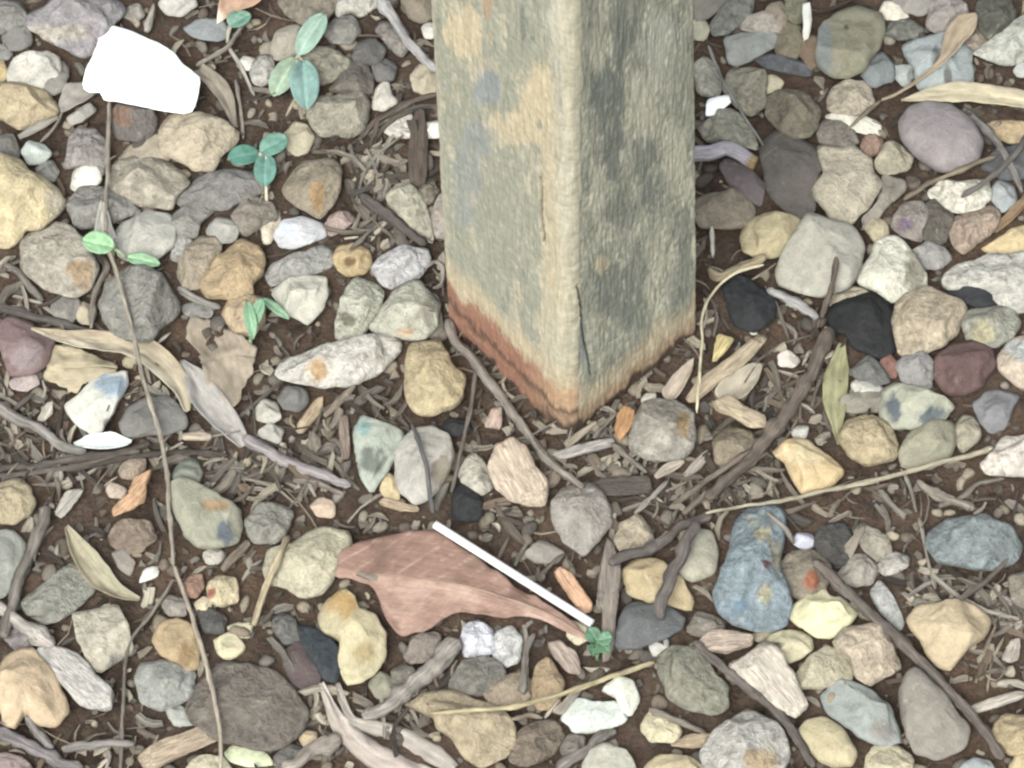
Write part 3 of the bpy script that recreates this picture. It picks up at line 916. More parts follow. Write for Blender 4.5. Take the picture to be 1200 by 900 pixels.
32|463,640 483,588 520,566 580,608 653,700 708,760 693,822 600,868 518,843 488,772|877e73|m1 h.42|mauve grey teardrop stone beside the long dark stick
32|183,650 228,603 300,598 370,638 433,690 468,803 400,818 338,793 258,743 198,702|8d938f|m1 h.42 s:400:770:40:40:8a8580|blue grey oval stone next to the teardrop stone
32|68,350 130,308 148,263 200,268 213,300 260,308 323,350 282,402 220,445 158,428 98,392|cec596|m1 h.42|pale lemon yellow lobed stone
32|238,462 278,418 360,403 422,425 443,480 478,547 420,573 360,603 308,573 298,522 248,492|b9a389|m2 h.48|pinkish tan knobbly stone beside the dark stick
32|83,592 138,525 210,480 262,508 293,560 288,593 190,615 98,618|b3a687|m0 h.42|dull tan triangle stone between the lemon stone and blue oval
32|108,780 138,738 200,726 262,768 308,850 288,888 230,893 168,863|bba97d|r m1 h.5|smooth yellow oval stone at the lower edge
32|338,862 368,818 450,823 503,860 493,953 430,953 348,933|c3b48f|m0|cream knobbly stone between the yellow oval and the teardrop
32|-25,470 20,428 90,416 153,440 158,480 90,523 15,538|c1b48d|m1 s:20:468:36:14:5a5246|pale cream oval stone with a dark slit
32|28,202 78,148 160,138 213,190 203,262 140,313 68,283|8b7d6a|m2 s:155:240:28:32:a65f44|brown stone with a brick red spot above the lemon stone
32|88,105 110,73 150,78 165,110 130,133|b4b3c8|m1|tiny lilac pebble above the brown red spotted stone
32|158,112 200,48 270,38 303,112 270,183 198,172|55524f||nearly black stone beside the tiny lilac pebble
32|363,292 395,243 442,310 473,380 462,413 398,353|b3b0ae|f|pale blue grey sliver beside the dark stick
32|238,232 300,158 350,153 383,200 362,253 298,258|a79a8d|m0|pale brown stone above the pinkish knobbly stone
32|383,197 440,143 493,158 488,192 418,223|b5aba2|f|pale grey leaflike flake below the teal oval
32|788,772 830,708 890,713 970,748 970,833 860,853 798,803|baa072|m0 h.5|yellow tan lumpy stone in the lower right area by the pale stick
32|853,892 880,848 970,848 970,943 858,943|cbb07e|m1|yellow stone in the very corner at the lower right
32|678,902 720,873 780,878 803,922 690,933|8f9598|m1|blue grey stone cut by the lower edge beyond the teardrop
32|848,232 920,213 970,300 900,343 858,303|86786a||brown grey stone at the right edge below the teal oval
32|298,62 340,38 420,98 433,152 388,178 338,133|a09482|m2|tan dark speckled stone beside the thin upright twig
32|0,230 20,190 45,215 40,270 5,290|97877a||small brown stone between the blue peanut stone and lemon stone
"""

# ------------------------------------------------------------------ chips of wood and bark
CHIPS = """
21|-92,750 -60,668 0,648 50,678 82,740 133,800 113,883 60,883 0,863 -62,812|c6b09c|h.38 z.004|thick pinkish splintered wood chunk
02|118,480 200,468 270,488 332,560 408,640 393,703 330,698 278,683 218,602 158,532|bdb6b2|h.3 z.003|bleached white driftwood piece beside the peach stone
02|473,862 560,808 700,753 783,748 793,792 700,833 610,873 518,923|b39d86|h.3 z.002|pale tan wood splinter at the lower edge crossed by the stem
11|133,612 210,498 242,493 222,562 158,633|b29a7e|h.3|tan wood chip below the long whitish stone
11|288,560 325,563 334,712 298,718|8f7c73|h.3|brown upright bark chip beside the greenish stone
10|538,640 533,540 553,378 592,388 607,500 602,640 575,668|5f5249|h.3 z.002|dark brown upright bark piece near the post
21|603,512 650,440 740,378 850,288 892,258 903,290 832,372 720,453 640,523|b09c82|h.35 z.004|long tan split wood piece beside the post
21|703,375 720,273 788,288 752,342 715,374|cbb77c|h.3 z.003|yellow wood chip at the edge of the black flat rock
21|698,522 760,488 830,538 890,558 898,603 840,608 768,563 718,548|b8a489|h.35 z.004|pale bark fragment near the curved dark branch
21|358,612 368,560 395,523 433,550 422,602 380,658|c69262|h.4 z.006|orange wood chip leaning at the foot of the post
21|137,692 220,668 300,650 362,645 365,668 280,690 170,718|a8a09c|h.5 z.003|grey white flat wood sliver in front of the post corner
21|268,790 380,775 483,780 503,832 400,845 298,843|5d5550|h.3|dark bark slab below the round cobble
22|143,217 178,188 208,215 288,330 278,352 245,363|d6a583|h.6 z.004|orange chip lying beside the white stick
22|650,452 700,413 790,423 853,440 843,473 760,498 688,493|b49f90|h.4 z.003|pink bark chip below the blue peanut stone
22|748,542 830,488 890,448 942,488 1013,620 1043,682 1003,728 900,673 828,603|c6b9ab|h.3 z.003|white splintered wood slab crossed by the dark twig
22|543,822 620,783 743,778 738,822 640,833|b39c80|h.4 z.001|tan wood chip beside the large rough grey stone
22|118,462 170,453 232,500 248,572 200,573 148,512|a99589|h.35 z.002|pale bark fragment under the stalk of the red leaf
22|312,180 345,58 362,130 388,200 363,400 357,523 310,533 318,350 293,330|8d8078|h.4 z.003|grey bark splinter standing beside the green sprout
01|388,892 450,838 470,788 543,753 513,812 513,862 460,893 400,918|c39773|h.4 z.003|orange brown wood chip below the dark twig bundle
01|628,632 700,617 748,628 740,650 640,648|b9a592|h.4 z.004|short pale wood stub at the end of the dark twigs
01|128,580 160,520 188,508 185,560 150,585|bfb5a9|h.3|small whitish wood flake near the white blue stone
01|188,908 230,828 303,813 270,863 220,923|aca49b|h.2 z.002|grey pointed bark flake beside the dark twig fork
11|428,872 445,855 573,880 578,900 500,898|b39b80|h.5 z.001|small tan splinter below the grey oval stone
11|798,602 830,533 867,528 863,612|b79d90|h.3 z.001|small pink bark chip beside the grey root
32|818,520 850,448 888,443 883,522 845,533|b0a398|h.2 z.002|pale grey bark flake near the dry grass at the right edge
32|690,690 800,650 900,625 905,655 800,690 705,718|b9ada1|h.5 z.003|pale flat stick piece pointing at the yellow tan lumpy stone
02|770,195 830,130 880,82 885,110 830,175 785,218|857769|h.4 z.001|brown bark piece below the large olive stone
22|128,700 160,690 225,610 250,625 180,720|9d9186|h.4 z.001|grey wood sliver beside the pale mint stone
"""

# ------------------------------------------------------------------ twigs, sticks, roots: path, radii at both ends (tile pixels)
TWIGS = """
00|385,355 380,480 380,620 370,700 375,840 410,960 450,1100 500,1320 560,1520 590,1690 595,1790 610,1990|9|8|a39789|l.004 w.5|long thin pale stem running down from the paper scrap
02|612,190 680,380 730,560 770,740 777,905|8|8|b3a392|l.004 w.5|pale lower length of the stem beyond its fork
02|610,235 530,360 450,480 432,700 424,910|7|7|84796f|l.003 w.6|thin grey brown branch leaving the stem at its fork
00|512,112 525,70 540,15|16|8|b2a99e|l.002|short pale twig rising behind the paper scrap
00|690,232 745,200 800,168 840,110 870,60|10|7|9c9187|l.002|grey twig reaching from the paper to the dead orange leaf
00|800,160 850,240 895,335|9|6|a89f96||pale thin twig beside the curved dark leaf
00|830,280 845,370 856,490|9|6|8b8178||thin brown twig beside the tan rock near paper
00|140,500 190,450 220,390 240,340|7|5|8f857a||curly stalk near the yellowish tan rock
10|435,-15 480,70 540,150 615,230 650,262|22|17|aaa5a6|l.004|pale grey stick touching the post near the upper edge
10|370,690 450,740 520,800 600,860|26|15|5e5652|l.002|thick dark twig between the brown diamond stone and the post
10|365,490 430,420 540,360 640,330|14|11|6b5d54||dark brown root curving towards the post
10|330,880 420,800 480,780 620,850|8|6|8b8178||thin grey twig crossing below the dark twig
10|390,650 430,620 462,640 440,695|9|6|a0968b||small curled rootlet above the thick dark twig
20|690,160 740,280 800,380 885,510|7|5|8f8b88|l.002|thin grey twig passing the white plastic flake
20|702,795 705,850 708,905|9|8|d0c7ba||short white splinter upright by the post
30|685,382 780,470 850,570 895,680|17|10|7f7a78|l.002|dark grey twig running down beside the mauve oval
30|960,430 900,492 850,560 760,640 680,692|13|10|6d6661|l.003|dark twig crossing over the cream jagged rock
30|480,702 570,640 700,590 800,552|11|8|8a7a66|l.002|brown bent twig below the mauve oval
30|400,350 340,400 280,455|8|6|8e7f6a||brown twig tip at the end of the long pale leaf
31|0,118 90,160 178,222|16|20|9f9b9b|l.002|short grey white stick beside the black stone
31|243,5 225,110 190,215|12|11|6b5e53|l.003|thin brown twig leaning over the grey tan stone
31|215,255 170,380 90,510 20,610 -60,710 -130,780 -210,850|30|24|6f6259|l.003|thick dark curved branch beside the bright orange stone
31|790,674 700,705 600,728 480,762 330,800 200,825 60,858 -90,880 -220,905|10|6|b0a48c|l.006 w.6|long straw coloured twig reaching to the right edge
31|480,765 500,820 522,900|8|6|8a8076||thin twig hanging from the straw coloured twig
31|525,795 600,840 730,890|17|20|8d8276||grey brown stick below the olive green stone
31|600,880 680,850 740,800 830,785|12|8|7d7268||bent dark twig below the pinkish white rock
32|530,20 555,130 588,270|9|6|8c8379|l.002|thin upright twig beside the teal oval stone
32|160,172 240,245 320,320 390,385 460,450 540,530 620,610 680,680 740,740 825,868|22|17|71665f|l.006 w.5|long straight dark stick lying diagonally across the stones
32|805,608 860,600 920,620|14|13|b0a497||short pale stick at the right edge above the yellow tan stone
22|640,455 700,510 760,565 830,620 900,672 960,740 1020,820 1060,900|18|16|6b625d|l.004|dark twig crossing the white splintered wood slab
22|485,690 560,725 680,775|14|11|8b8074||brown root below the grey green mottled oval
22|620,700 705,692 800,670 905,640|0|0|000000|skip|skip
12|610,706 760,698 900,686 1000,662 1120,624 1250,578 1400,528|8|10|c2b088|l.004 w.4|long yellow straw lying above the lower edge
12|375,722 440,690 500,640 560,590 620,540 705,440|24|40|9c928b|l.002|grey broken stick below the red dead leaf
12|90,905 200,842 300,795|26|30|a09389|l.001|pale stick end at the lower edge beside the brown rock
12|-12,400 40,250 112,88|13|14|b8a686|l.003|straw coloured stalk lying over the cream bean stone
22|345,182 410,152 480,132 540,100 600,45 700,10|20|18|6f6562|l.003|dark bent branch in front of the tan angular stone
22|655,35 610,110 570,200 535,290 520,375|22|24|6f6562|l.005|short dark branch hanging over the tan yellow long stone
22|40,640 45,540 55,470 82,428|14|12|857b73||small looped root under the red leaf
22|160,905 240,850 310,800 360,765|24|18|7f7671||grey stick at the lower edge beside the round white stone
22|115,725 150,680 168,655|7|6|b0a294||tiny pale splinter at the straw
22|0,728 60,715 110,725|8|8|9a8a78||thin brown twig under the straw by the brown rough stone
01|-30,520 50,565 120,605 230,672 305,690|26|16|8d8681|l.002|grey stick at the left edge pointing to the white petal
01|-20,748 150,732 300,705 420,690 525,655|14|11|5c534e|l.002|dark twig in the bundle nearest the white petal
01|-20,778 120,760 260,738 400,705 490,688|12|11|675d57|l.001|dark twig in the middle of the left bundle
01|230,755 340,735 470,705 620,690 800,700|11|10|564c47||dark reddish root continuing behind the long stem
01|165,795 190,745 200,690|13|10|857c76||grey side twig under the dark twig bundle
01|-10,180 150,222 330,272|19|14|655e59|l.001|dark twig above the maroon stone
01|-20,10 50,50 95,95 150,160|15|12|78706a|l.001|grey brown twig at the left edge above the maroon stone
01|340,-10 375,40 335,120 318,255|13|11|857b70|l.001|bent bark strip along the grey boulder stone
01|628,110 690,150 775,182|16|13|8e8884|l.001|short grey twig beside the orange tan stone
01|550,312 575,288 600,268|7|6|c2b8ae||tiny white splinter below the grey boulder stone
02|155,-20 120,110 80,210 40,320 5,440|24|22|7f766f|l.002|grey twig standing along the pale grey green rock
02|-20,325 60,382 120,425 195,465|26|28|b0a6a0|l.002|pale stick running into the white driftwood
02|-10,770 60,800 130,845 290,905|26|22|80797a|l.002|grey stick at the lower left below the peach stone
02|215,835 300,822 400,812 468,808|17|13|8b8481|l.003|thin grey stick end lying near the forked stem
02|95,720 140,790 190,835|17|16|8c8582|l.001|short grey twig below the peach coloured stone
02|370,905 385,860 380,835|8|8|9a928a||tiny pale twig under the thin grey stick
11|-45,640 60,702 150,735 240,770 338,812|27|15|9c9294|l.002|lilac grey weathered stick below the crumpled leaf
11|130,790 220,800 310,840|12|10|8b7f76||thin brown twig below the lilac grey stick
11|240,562 300,510 348,456|13|11|8f7f6f||short brown stick below the long whitish stone
11|772,400 755,520 738,610 688,830|8|7|7a7068|l.003|thin dark twig between the yellow stone and the grey root
11|548,590 575,660 600,750 620,905|8|9|5f5c5e|l.003|thin black twig lying across the grey oval stone
11|672,225 700,300 760,360 810,430 870,505 930,590 1000,690 1040,730 1150,812|21|14|8a7f77|l.002|grey root following the foot of the post
11|600,40 630,20 660,50 650,100 620,110|10|9|9b9187||small curled bark shaving beside the lilac white stone
21|690,45 720,75 790,48 890,2|16|16|ab977a|l.003|tan curled stalk above the flat blue black rock
21|885,30 780,62 705,130 668,210 668,300 657,430 650,552|6|5|d8cba8|l.008 w.3|curly pale wire like stem bending beside the post
21|430,905 490,850 548,795|11|9|a49a90||pale thin twig above the mauve tan stone
21|560,880 700,780 800,710 905,640|12|10|7c6e63||brown twig lowest of the bundle at the curved branch
21|600,905 720,810 900,690|13|13|75685e||dark twig outermost of the bundle at the curved branch
21|285,640 330,590 372,548|8|7|8a7f75|l.002|tiny grey twig at the front corner of the post
21|350,660 400,700 470,760|12|10|80766c||brown twig under the round tan grey cobble
22|-20,905 60,870 120,850|0|0|000000|skip|skip
22|10,190 40,130 70,90|9|8|7d7268||thin brown rootlet above the white stick
22|90,240 130,190 180,150|8|6|6d625a||dark rootlet beside the orange chip
31|-10,900 60,960 90,1010|9|8|8b8178||short grey twig near the tiny lilac pebble
32|730,600 760,500 800,400 830,350|7|5|8c7d6b||dry grass stalk near the right edge, thicker one
32|770,630 790,520 830,440|6|4|9a8b77||dry grass stalk near the right edge, finer one
32|790,280 830,300 860,325|14|11|9d9086||short pale twig below the teal oval stone
"""


def rows(txt):
    for ln in txt.strip().splitlines():
        yield ln.split('|')


# ------------------------------------------------------------------ the ground: one sheet, fine under the camera, out to the horizon
def axis(lo, hi, step):
    core = np.arange(lo, hi + step / 2, step)
    out, d, x = [], step, 0.0
    while x < 300:
        d *= 1.35
        x += d
        out.append(x)
    return np.concatenate([[lo - v for v in reversed(out)], core, [hi + v for v in out]])


def soil_z(x, y):
    return -.0018 + .0042 * fbm((x * 22, y * 22, 3.1), 3) + .0016 * fbm((x * 140, y * 140, 8.2), 2)


def build_ground():
    xs, ys = axis(-.36, .36, .0024), axis(-.34, .34, .0026)
    V = []
    for y in ys:
        for x in xs:
            f = 1.0 if abs(x) < .4 and abs(y) < .4 else max(0.0, 1 - (max(abs(x), abs(y)) - .4) / 3)
            V.append((x, y, soil_z(x, y) if f > .99 else -.002 + .004 * f * noise.noise((x * 9, y * 9, 3.1))))
    nx = len(xs)
    F = [(j * nx + i, j * nx + i + 1, (j + 1) * nx + i + 1, (j + 1) * nx + i) for j in range(len(ys) - 1) for i in range(nx - 1)]
    m, nt, b = new_mat("soil")
    v = N(nt, "ShaderNodeTexCoord").outputs["Object"]
    n1 = noise_node(nt, v, 60, 8, .65, .5)
    n2 = noise_node(nt, v, 420, 5, .7)
    n3 = noise_node(nt, v, 24, 4, .6, .6)
    c1 = mix_col(nt, remap(nt, n1, .35, .68, 0, 1), lin('#493a31'), lin('#705c4f'))
    c2 = mix_col(nt, remap(nt, n3, .45, .65, 0, .7), c1, lin('#745a49'))
    c3 = scale_col(nt, c2, remap(nt, n2, .3, .7, .7, 1.35))
    nt.links.new(c3, b.inputs["Base Color"])
    b.inputs["Roughness"].default_value = .95
    b.inputs["Specular IOR Level"].default_value = .15
    add_bump(nt, b, math_node(nt, 'ADD', n1, n2), .9, .004)
    o = link_mesh("ground", V, F, mats=[m])
    o["kind"] = "structure"


build_ground()

# ------------------------------------------------------------------ wooden post
def build_post():
    base = [(523.5, 372), (664, 514), (818.5, 389)]
    topx = [502.5, 668.5, 815.5]
    lo, hi = [], []
    ztop, zbot = .62, -.06
    for (x, y), tx in zip(base, topx):
        p0 = at(x, y, 0)
        z = .1
        for _ in range(30):          # the height where a plumb line from the base leaves the picture
            yy = pix(p0 + np.array([0, 0, z]))[1]
            z += yy / 1068
        d = (at(tx, 0, z) - p0) / z
        lo.append(p0 + d * zbot)
        hi.append(p0 + d * ztop)
    for q in (lo, hi):
        q.append(q[0] + q[2] - q[1])
    lo, hi = np.array(lo), np.array(hi)
    org = at(*base[1], 0)

    # cross-section: left face, rounded front corner, right face, back
    w = np.linalg.norm(lo[1] - lo[0])
    ring = []                        # (bilinear a, b): corner 1 is (0,0), a runs to corner 0, b to corner 2
    rr = .0085 / w
    r2 = .003 / w

    def arc(cx, cy, r, a0, a1, n):
        return [(cx + r * math.cos(R(a0 + (a1 - a0) * i / n)), cy + r * math.sin(R(a0 + (a1 - a0) * i / n))) for i in range(n + 1)]
    ring += arc(1 - r2, r2, r2, 0, -90, 5)
    ring += [(1 - r2 - (1 - r2 - rr) * i / 150, 0.0) for i in range(1, 150)]
    ring += arc(rr, rr, rr, 270, 180, 22)
    ring += [(0.0, rr + (1 - r2 - rr) * i / 150) for i in range(1, 150)]
    ring += arc(r2, 1 - r2, r2, 180, 90, 5)
    ring += [(r2 + (1 - 2 * r2) * i / 10, 1.0) for i in range(1, 10)]
    ring += arc(1 - r2, 1 - r2, r2, 90, 0, 5)
    ring += [(1.0, 1 - r2 - (1 - 2 * r2) * i / 10) for i in range(1, 10)]
    ring = np.array(ring)
    n = len(ring)
    zs = np.concatenate([np.linspace(zbot, -.012, 8)[:-1], np.arange(-.012, .36, .0013), np.linspace(.36, ztop, 90)[1:]])
    V = []
    for z in zs:
        t = (z - zbot) / (ztop - zbot)
        c = lo * (1 - t) + hi * t
        V.append(c[1] + ring[:, :1] * (c[0] - c[1]) + ring[:, 1:] * (c[2] - c[1]))
    V = np.concatenate(V)
    A = np.tile(ring, (len(zs), 1))
    cen = (lo.mean(0) + hi.mean(0)) / 2
    out = V - cen
    out[:, 2] = 0
    # outward of each face
    eL = lo[1] - lo[2]
    eR = lo[1] - lo[0]
    nL = eL / np.linalg.norm(eL)
    nR = eR / np.linalg.norm(eR)
    wl = np.clip(1 - A[:, 1] / rr, 0, 1)
    wr = np.clip(1 - A[:, 0] / rr, 0, 1)
    nn = wl[:, None] * nL + wr[:, None] * nR
    nn /= np.maximum(np.linalg.norm(nn, axis=1), 1e-6)[:, None]
    x, y = pix(V)
    s = np.where(A[:, 0] > 0, -A[:, 0], A[:, 1]) * w          # metres along the faces, 0 at the front corner
    z = V[:, 2] - org[2]
    vis = (wl + wr > 0) & (z < .7)
    C = np.zeros((len(V), 3))
    tan, cream, grey, dark, blue = (lin(h, ALB) for h in ('#d8c4a0', '#c9bda3', '#a8a795', '#868a80', '#969da2'))
    olive, pgrey = lin('#c9c4ae'), lin('#cccabb')
    terra, soil, rust = lin('#a9745e'), lin('#5a473b'), lin('#c79f7b')
    dz = np.zeros(len(V))
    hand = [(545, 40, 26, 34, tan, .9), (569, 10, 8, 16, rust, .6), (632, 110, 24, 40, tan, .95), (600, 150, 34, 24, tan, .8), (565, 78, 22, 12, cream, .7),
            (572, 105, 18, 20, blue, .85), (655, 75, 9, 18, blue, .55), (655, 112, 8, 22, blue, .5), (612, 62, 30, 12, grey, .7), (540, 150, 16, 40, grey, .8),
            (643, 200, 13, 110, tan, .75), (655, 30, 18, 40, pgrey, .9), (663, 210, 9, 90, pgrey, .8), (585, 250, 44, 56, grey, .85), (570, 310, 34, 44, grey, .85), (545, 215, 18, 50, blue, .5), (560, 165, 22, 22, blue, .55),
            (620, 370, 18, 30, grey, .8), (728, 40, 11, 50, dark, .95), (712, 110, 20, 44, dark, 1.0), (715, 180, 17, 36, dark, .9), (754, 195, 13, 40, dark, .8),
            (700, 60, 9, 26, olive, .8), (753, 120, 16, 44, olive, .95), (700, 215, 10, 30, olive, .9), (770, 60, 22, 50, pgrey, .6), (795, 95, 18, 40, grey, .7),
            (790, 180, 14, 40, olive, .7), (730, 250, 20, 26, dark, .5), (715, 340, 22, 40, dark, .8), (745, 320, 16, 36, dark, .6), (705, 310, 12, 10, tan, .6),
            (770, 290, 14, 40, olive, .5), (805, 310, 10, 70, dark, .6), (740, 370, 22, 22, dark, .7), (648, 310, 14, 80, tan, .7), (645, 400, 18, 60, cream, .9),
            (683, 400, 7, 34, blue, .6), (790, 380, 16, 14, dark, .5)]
    for i in np.nonzero(vis)[0]:
        si, zi = s[i], z[i]
        p = (si * 55, zi * 17, 2.0)
        n1 = fbm(p, 4)
        n2 = fbm((si * 150 + 7, zi * 42, 5), 4)
        fine = fbm((si * 620, zi * 60, 1), 3)
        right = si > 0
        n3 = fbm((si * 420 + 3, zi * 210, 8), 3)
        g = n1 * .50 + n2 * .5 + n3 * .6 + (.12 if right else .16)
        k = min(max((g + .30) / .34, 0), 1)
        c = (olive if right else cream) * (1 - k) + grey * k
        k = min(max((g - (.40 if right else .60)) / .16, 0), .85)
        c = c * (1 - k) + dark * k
        for (hx, hy, ra, rb, hc, amt) in hand:
            dx, dy = (x[i] - hx) / ra, (y[i] - hy) / rb
            d2 = dx * dx + dy * dy
            if d2 < 3.2:
                q = min(max((1.05 - math.sqrt(d2) + n2 * .55 + fine * .25) / .30, 0), 1) * amt
                c = c * (1 - q) + hc * q
        # worn front corner, pale
        q = max(0, 1 - abs(si + .003) / .013) * (.75 + .5 * n2)
        c = c * (1 - max(q, 0)) + cream * 1.1 * max(q, 0)
        q = max(0, 1 - abs(si + w * .985) / .004) * .8
        c = c * (1 - q) + cream * q
        # the damp foot: pale, then red soil splash, then dark earth
        zz = zi + .007 * n1 + .004 * n2
        top = .075 if not right else .050
        q = min(max((top - zz) / .018, 0), 1)
        c = c * (1 - q * .85) + lin('#d3bd9b') * q * .85
        if right:
            q = min(max((.026 + .004 * n3 - zz) / .012, 0), 1) * .8
            c = c * (1 - q) + rust * .75 * q
            q = min(max((.011 - zz) / .005, 0), 1)
            c = c * (1 - q) + soil * q
        else:
            hb = .050
            q = min(max((hb - zz - .005 * n3) / .010, 0), 1)
            tq = max(0, 1 - abs(si) / .034)
            c = c * (1 - q) + (terra * (1 - tq) + rust * 1.1 * tq) * q
            lm = .021
            q = max(0, 1 - abs(zi + .006 * n2 + .003 * fine - lm) / .0062) * .85
            c = c * (1 - q) + soil * q
            q = min(max((.003 - zz) / .004, 0), 1)
            c = c * (1 - q) + soil * q
            q = min(1, 1.6 * max(0, 1 - abs(si) / .030)) * min(max((.017 + .004 * n3 - zz) / .009, 0), 1)
            c = c * (1 - q) + soil * q
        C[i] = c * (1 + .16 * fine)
        dz[i] = .0003 * fine + .0003 * n2 + .0006 * n1 + .0003 * n3
    # two drying cracks run with the grain
    for (ax_, ay, bx, by, wd) in ((633.0, 208, 637, 286, 1.9), (676.5, 334, 692, 440, 1.6)):
        t = np.clip((y - ay) / (by - ay), 0, 1)
        cx = ax_ + (bx - ax_) * t + .8 * np.sin(t * 9)
        inside = (y > ay) & (y < by) & vis
        wd_ = wd * (.35 + .65 * np.sin(math.pi * np.clip(t, .02, .98)) ** .5)
        q = np.clip(1.25 - np.abs(x - cx) / wd_, 0, 1) * inside
        dz -= q * .0052
        C = C * (1 - q[:, None] * .95) + lin('#352b22')[None, :] * (q[:, None] * .95)
    C[~vis] = grey
    V = V + nn * dz[:, None]
    rows_ = len(zs)
    F = [(j * n + i, (j + 1) * n + i, (j + 1) * n + (i + 1) % n, j * n + (i + 1) % n) for j in range(rows_ - 1) for i in range(n)]
    F = [f[::-1] for f in F]
    F.append(tuple((rows_ - 1) * n + i for i in range(n))[::-1])
    m, nt, b = new_mat("weathered_post_wood")
    v = N(nt, "ShaderNodeTexCoord").outputs["Object"]
    st = N(nt, "ShaderNodeVectorMath", operation='MULTIPLY')
    st.inputs[1].default_value = (620, 620, 34)
    nt.links.new(v, st.inputs[0])
    n1 = noise_node(nt, st.outputs[0], 1.0, 5, .6, .5)
    n2 = noise_node(nt, v, 260, 6, .7, .4)
    c = attr(nt, "Col").outputs["Color"]
    f = math_node(nt, 'MULTIPLY', remap(nt, n1, .3, .7, .90, 1.08), remap(nt, n2, .3, .7, .80, 1.18))
    c1 = scale_col(nt, c, f)
    pale = remap(nt, n2, .60, .70, 0, .35, True)
    nt.links.new(mix_col(nt, pale, c1, lin('#d8d2c0')), b.inputs["Base Color"])
    b.inputs["Roughness"].default_value = .85
    b.inputs["Specular IOR Level"].default_value = .2
    add_bump(nt, b, math_node(nt, 'ADD', n1, n2), .22, .0010)
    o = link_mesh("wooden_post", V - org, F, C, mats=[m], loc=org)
    tag(o, "weathered square timber post standing in the gravel with two thin cracks", "post")


build_post()

# ------------------------------------------------------------------ stones
GS, GP = "loose stones of the gravel bed", "small pebbles of the gravel bed"
k = 100
for t, poly, c, opt, label in rows(STONES):
    k += 1
    o = parse_opts(t, opt)
    nm = 'pebble' if 'pebble' in label else 'stone'
    ob = rock(nm, tile(t, poly), c, o, k, mats=[M_CHAR] if 'c' in o else None)
    tag(ob, label, nm, GP if nm == 'pebble' else GS)
for t, poly, c, opt, label in rows(CHIPS):
    k += 1
    ob = rock('bark_chip' if 'bark' in label else 'wood_chip', tile(t, poly), c, parse_opts(t, opt), k, wood=True)
    tag(ob, label, 'wood chip', "wood and bark chips among the stones")
make_bvh()

# ------------------------------------------------------------------ twigs
def twig_opts(s):
    d = {}
    for w in s.split():
        d[w[0]] = float(w[1:])
    return d


for t, path, r0, r1, c, opt, label in rows(TWIGS):
    if label == 'skip':
        continue
    k += 1
    d = twig_opts(opt)
    nm = 'straw_stalk' if ('straw ' in label[:20] or 'dry grass' in label or 'yellow straw' in label) else ('root' if 'root' in label else 'twig')
    ob = stick(nm, tile(t, path), float(r0) / 3, float(r1) / 3, c, k, lift=d.get('l', .0005), wob=d.get('w', 1.0))
    tag(ob, label, {'twig': 'twig', 'root': 'root', 'straw_stalk': 'straw'}[nm], "twigs, stalks and roots on the gravel")

# lilac root with a cut end, between the post and the black rock
ob = stick('cut_root', tile('20', '630,548 690,535 740,532 800,542 850,558'), 34 / 3, 30 / 3, '#b3abb8', 901, z=.011, flat=.9, end='#a58a5e', rough=.06, sides=14)
tag(ob, "pale lilac root with a cut tan end beside the post", "root")

# ------------------------------------------------------------------ dry leaves
GL = "dry leaves lying on the gravel"


def leaf(t, path, hw, c, label, name='dry_leaf', midrib=True, **kw):
    global k
    k += 1
    P = tile(t, path)
    ob = strip(name, P, [h / 3 for h in hw], c, k, **kw)
    tag(ob, label, 'bark strip' if name == 'bark_strip' else 'leaf', GL if name == 'dry_leaf' else "peeled strips of bark")
    return ob


leaf('30', '470,352 540,338 620,328 700,325 800,335 900,350 1000,368', [3, 22, 36, 40, 40, 38, 20], '#b8aa8e', "long pale tan leaf lying over the blue grey slab and mauve oval", curl=.25, lift=.007, wavy=.6, color2='#c8ba98')
leaf('30', '735,48 700,80 660,130 620,200 560,260 480,315 400,352', [4, 38, 40, 18, 5, 4, 3], '#bba68c', "curled tan leaf tapering into a thin stalk on the blue grey slab", curl=.6, lift=.003, color2='#a8947a')
leaf('30', '905,700 870,740 830,780 800,815', [14, 18, 16, 6], '#8f7357', "thin brown leaf above the yellow ochre wedge stone", curl=.5)
leaf('30', '690,400 780,392 880,398 960,405', [8, 26, 30, 20], '#5f564c', "dark brown leaf in the shade of the long pale leaf", curl=.3, lift=-.002)
leaf('31', '262,308 248,380 238,450 236,530 242,600 248,662', [12, 34, 42, 38, 18, 3], '#8f8c65', "olive green narrow leaf under the black charcoal like stone", curl=.35, lift=.002, color2='#9a9670')
leaf('01', '110,252 200,282 320,298 430,312 520,342 590,400 640,465 660,545', [4, 20, 36, 42, 44, 46, 36, 10], '#a8967d', "long pale curved leaf crossing behind the long stem", curl=.55, lift=.003, color2='#bdb19b')
leaf('01', '640,365 680,420 720,490 770,555 820,610 860,665', [6, 36, 54, 52, 40, 18], '#a39c97', "grey white weathered leaf next to the crumpled tan leaf", curl=.4, lift=.003, color2='#a09a98')
leaf('02', '233,50 285,140 345,225 410,280 490,308', [5, 36, 44, 26, 5], '#a39b82', "pale green tan curled leaf over the green grey slab", curl=.7, lift=.003, color2='#a2957b')
leaf('00', '695,240 750,285 795,345 828,445', [22, 32, 28, 8], '#8d8173', "curved brown leaf hanging from the corner of the paper scrap", curl=.4, lift=.002)
leaf('00', '65,480 130,450 205,410', [8, 16, 8], '#9a938b', "narrow grey leaf strip under the yellowish tan rock", curl=.5)
leaf('00', '358,705 362,760 368,850', [4, 22, 44], '#b8b2ad', "pale grey triangular leaf tip hanging on the long stem", curl=.3, lift=.004)
leaf('12', '228,600 262,680 300,750 390,830 480,880 620,930', [9, 20, 34, 46, 48, 30], '#beafa7', "wide pale peeled bark strip at the lower edge", 'bark_strip', curl=-.5, lift=.003, color2='#ab9c92')
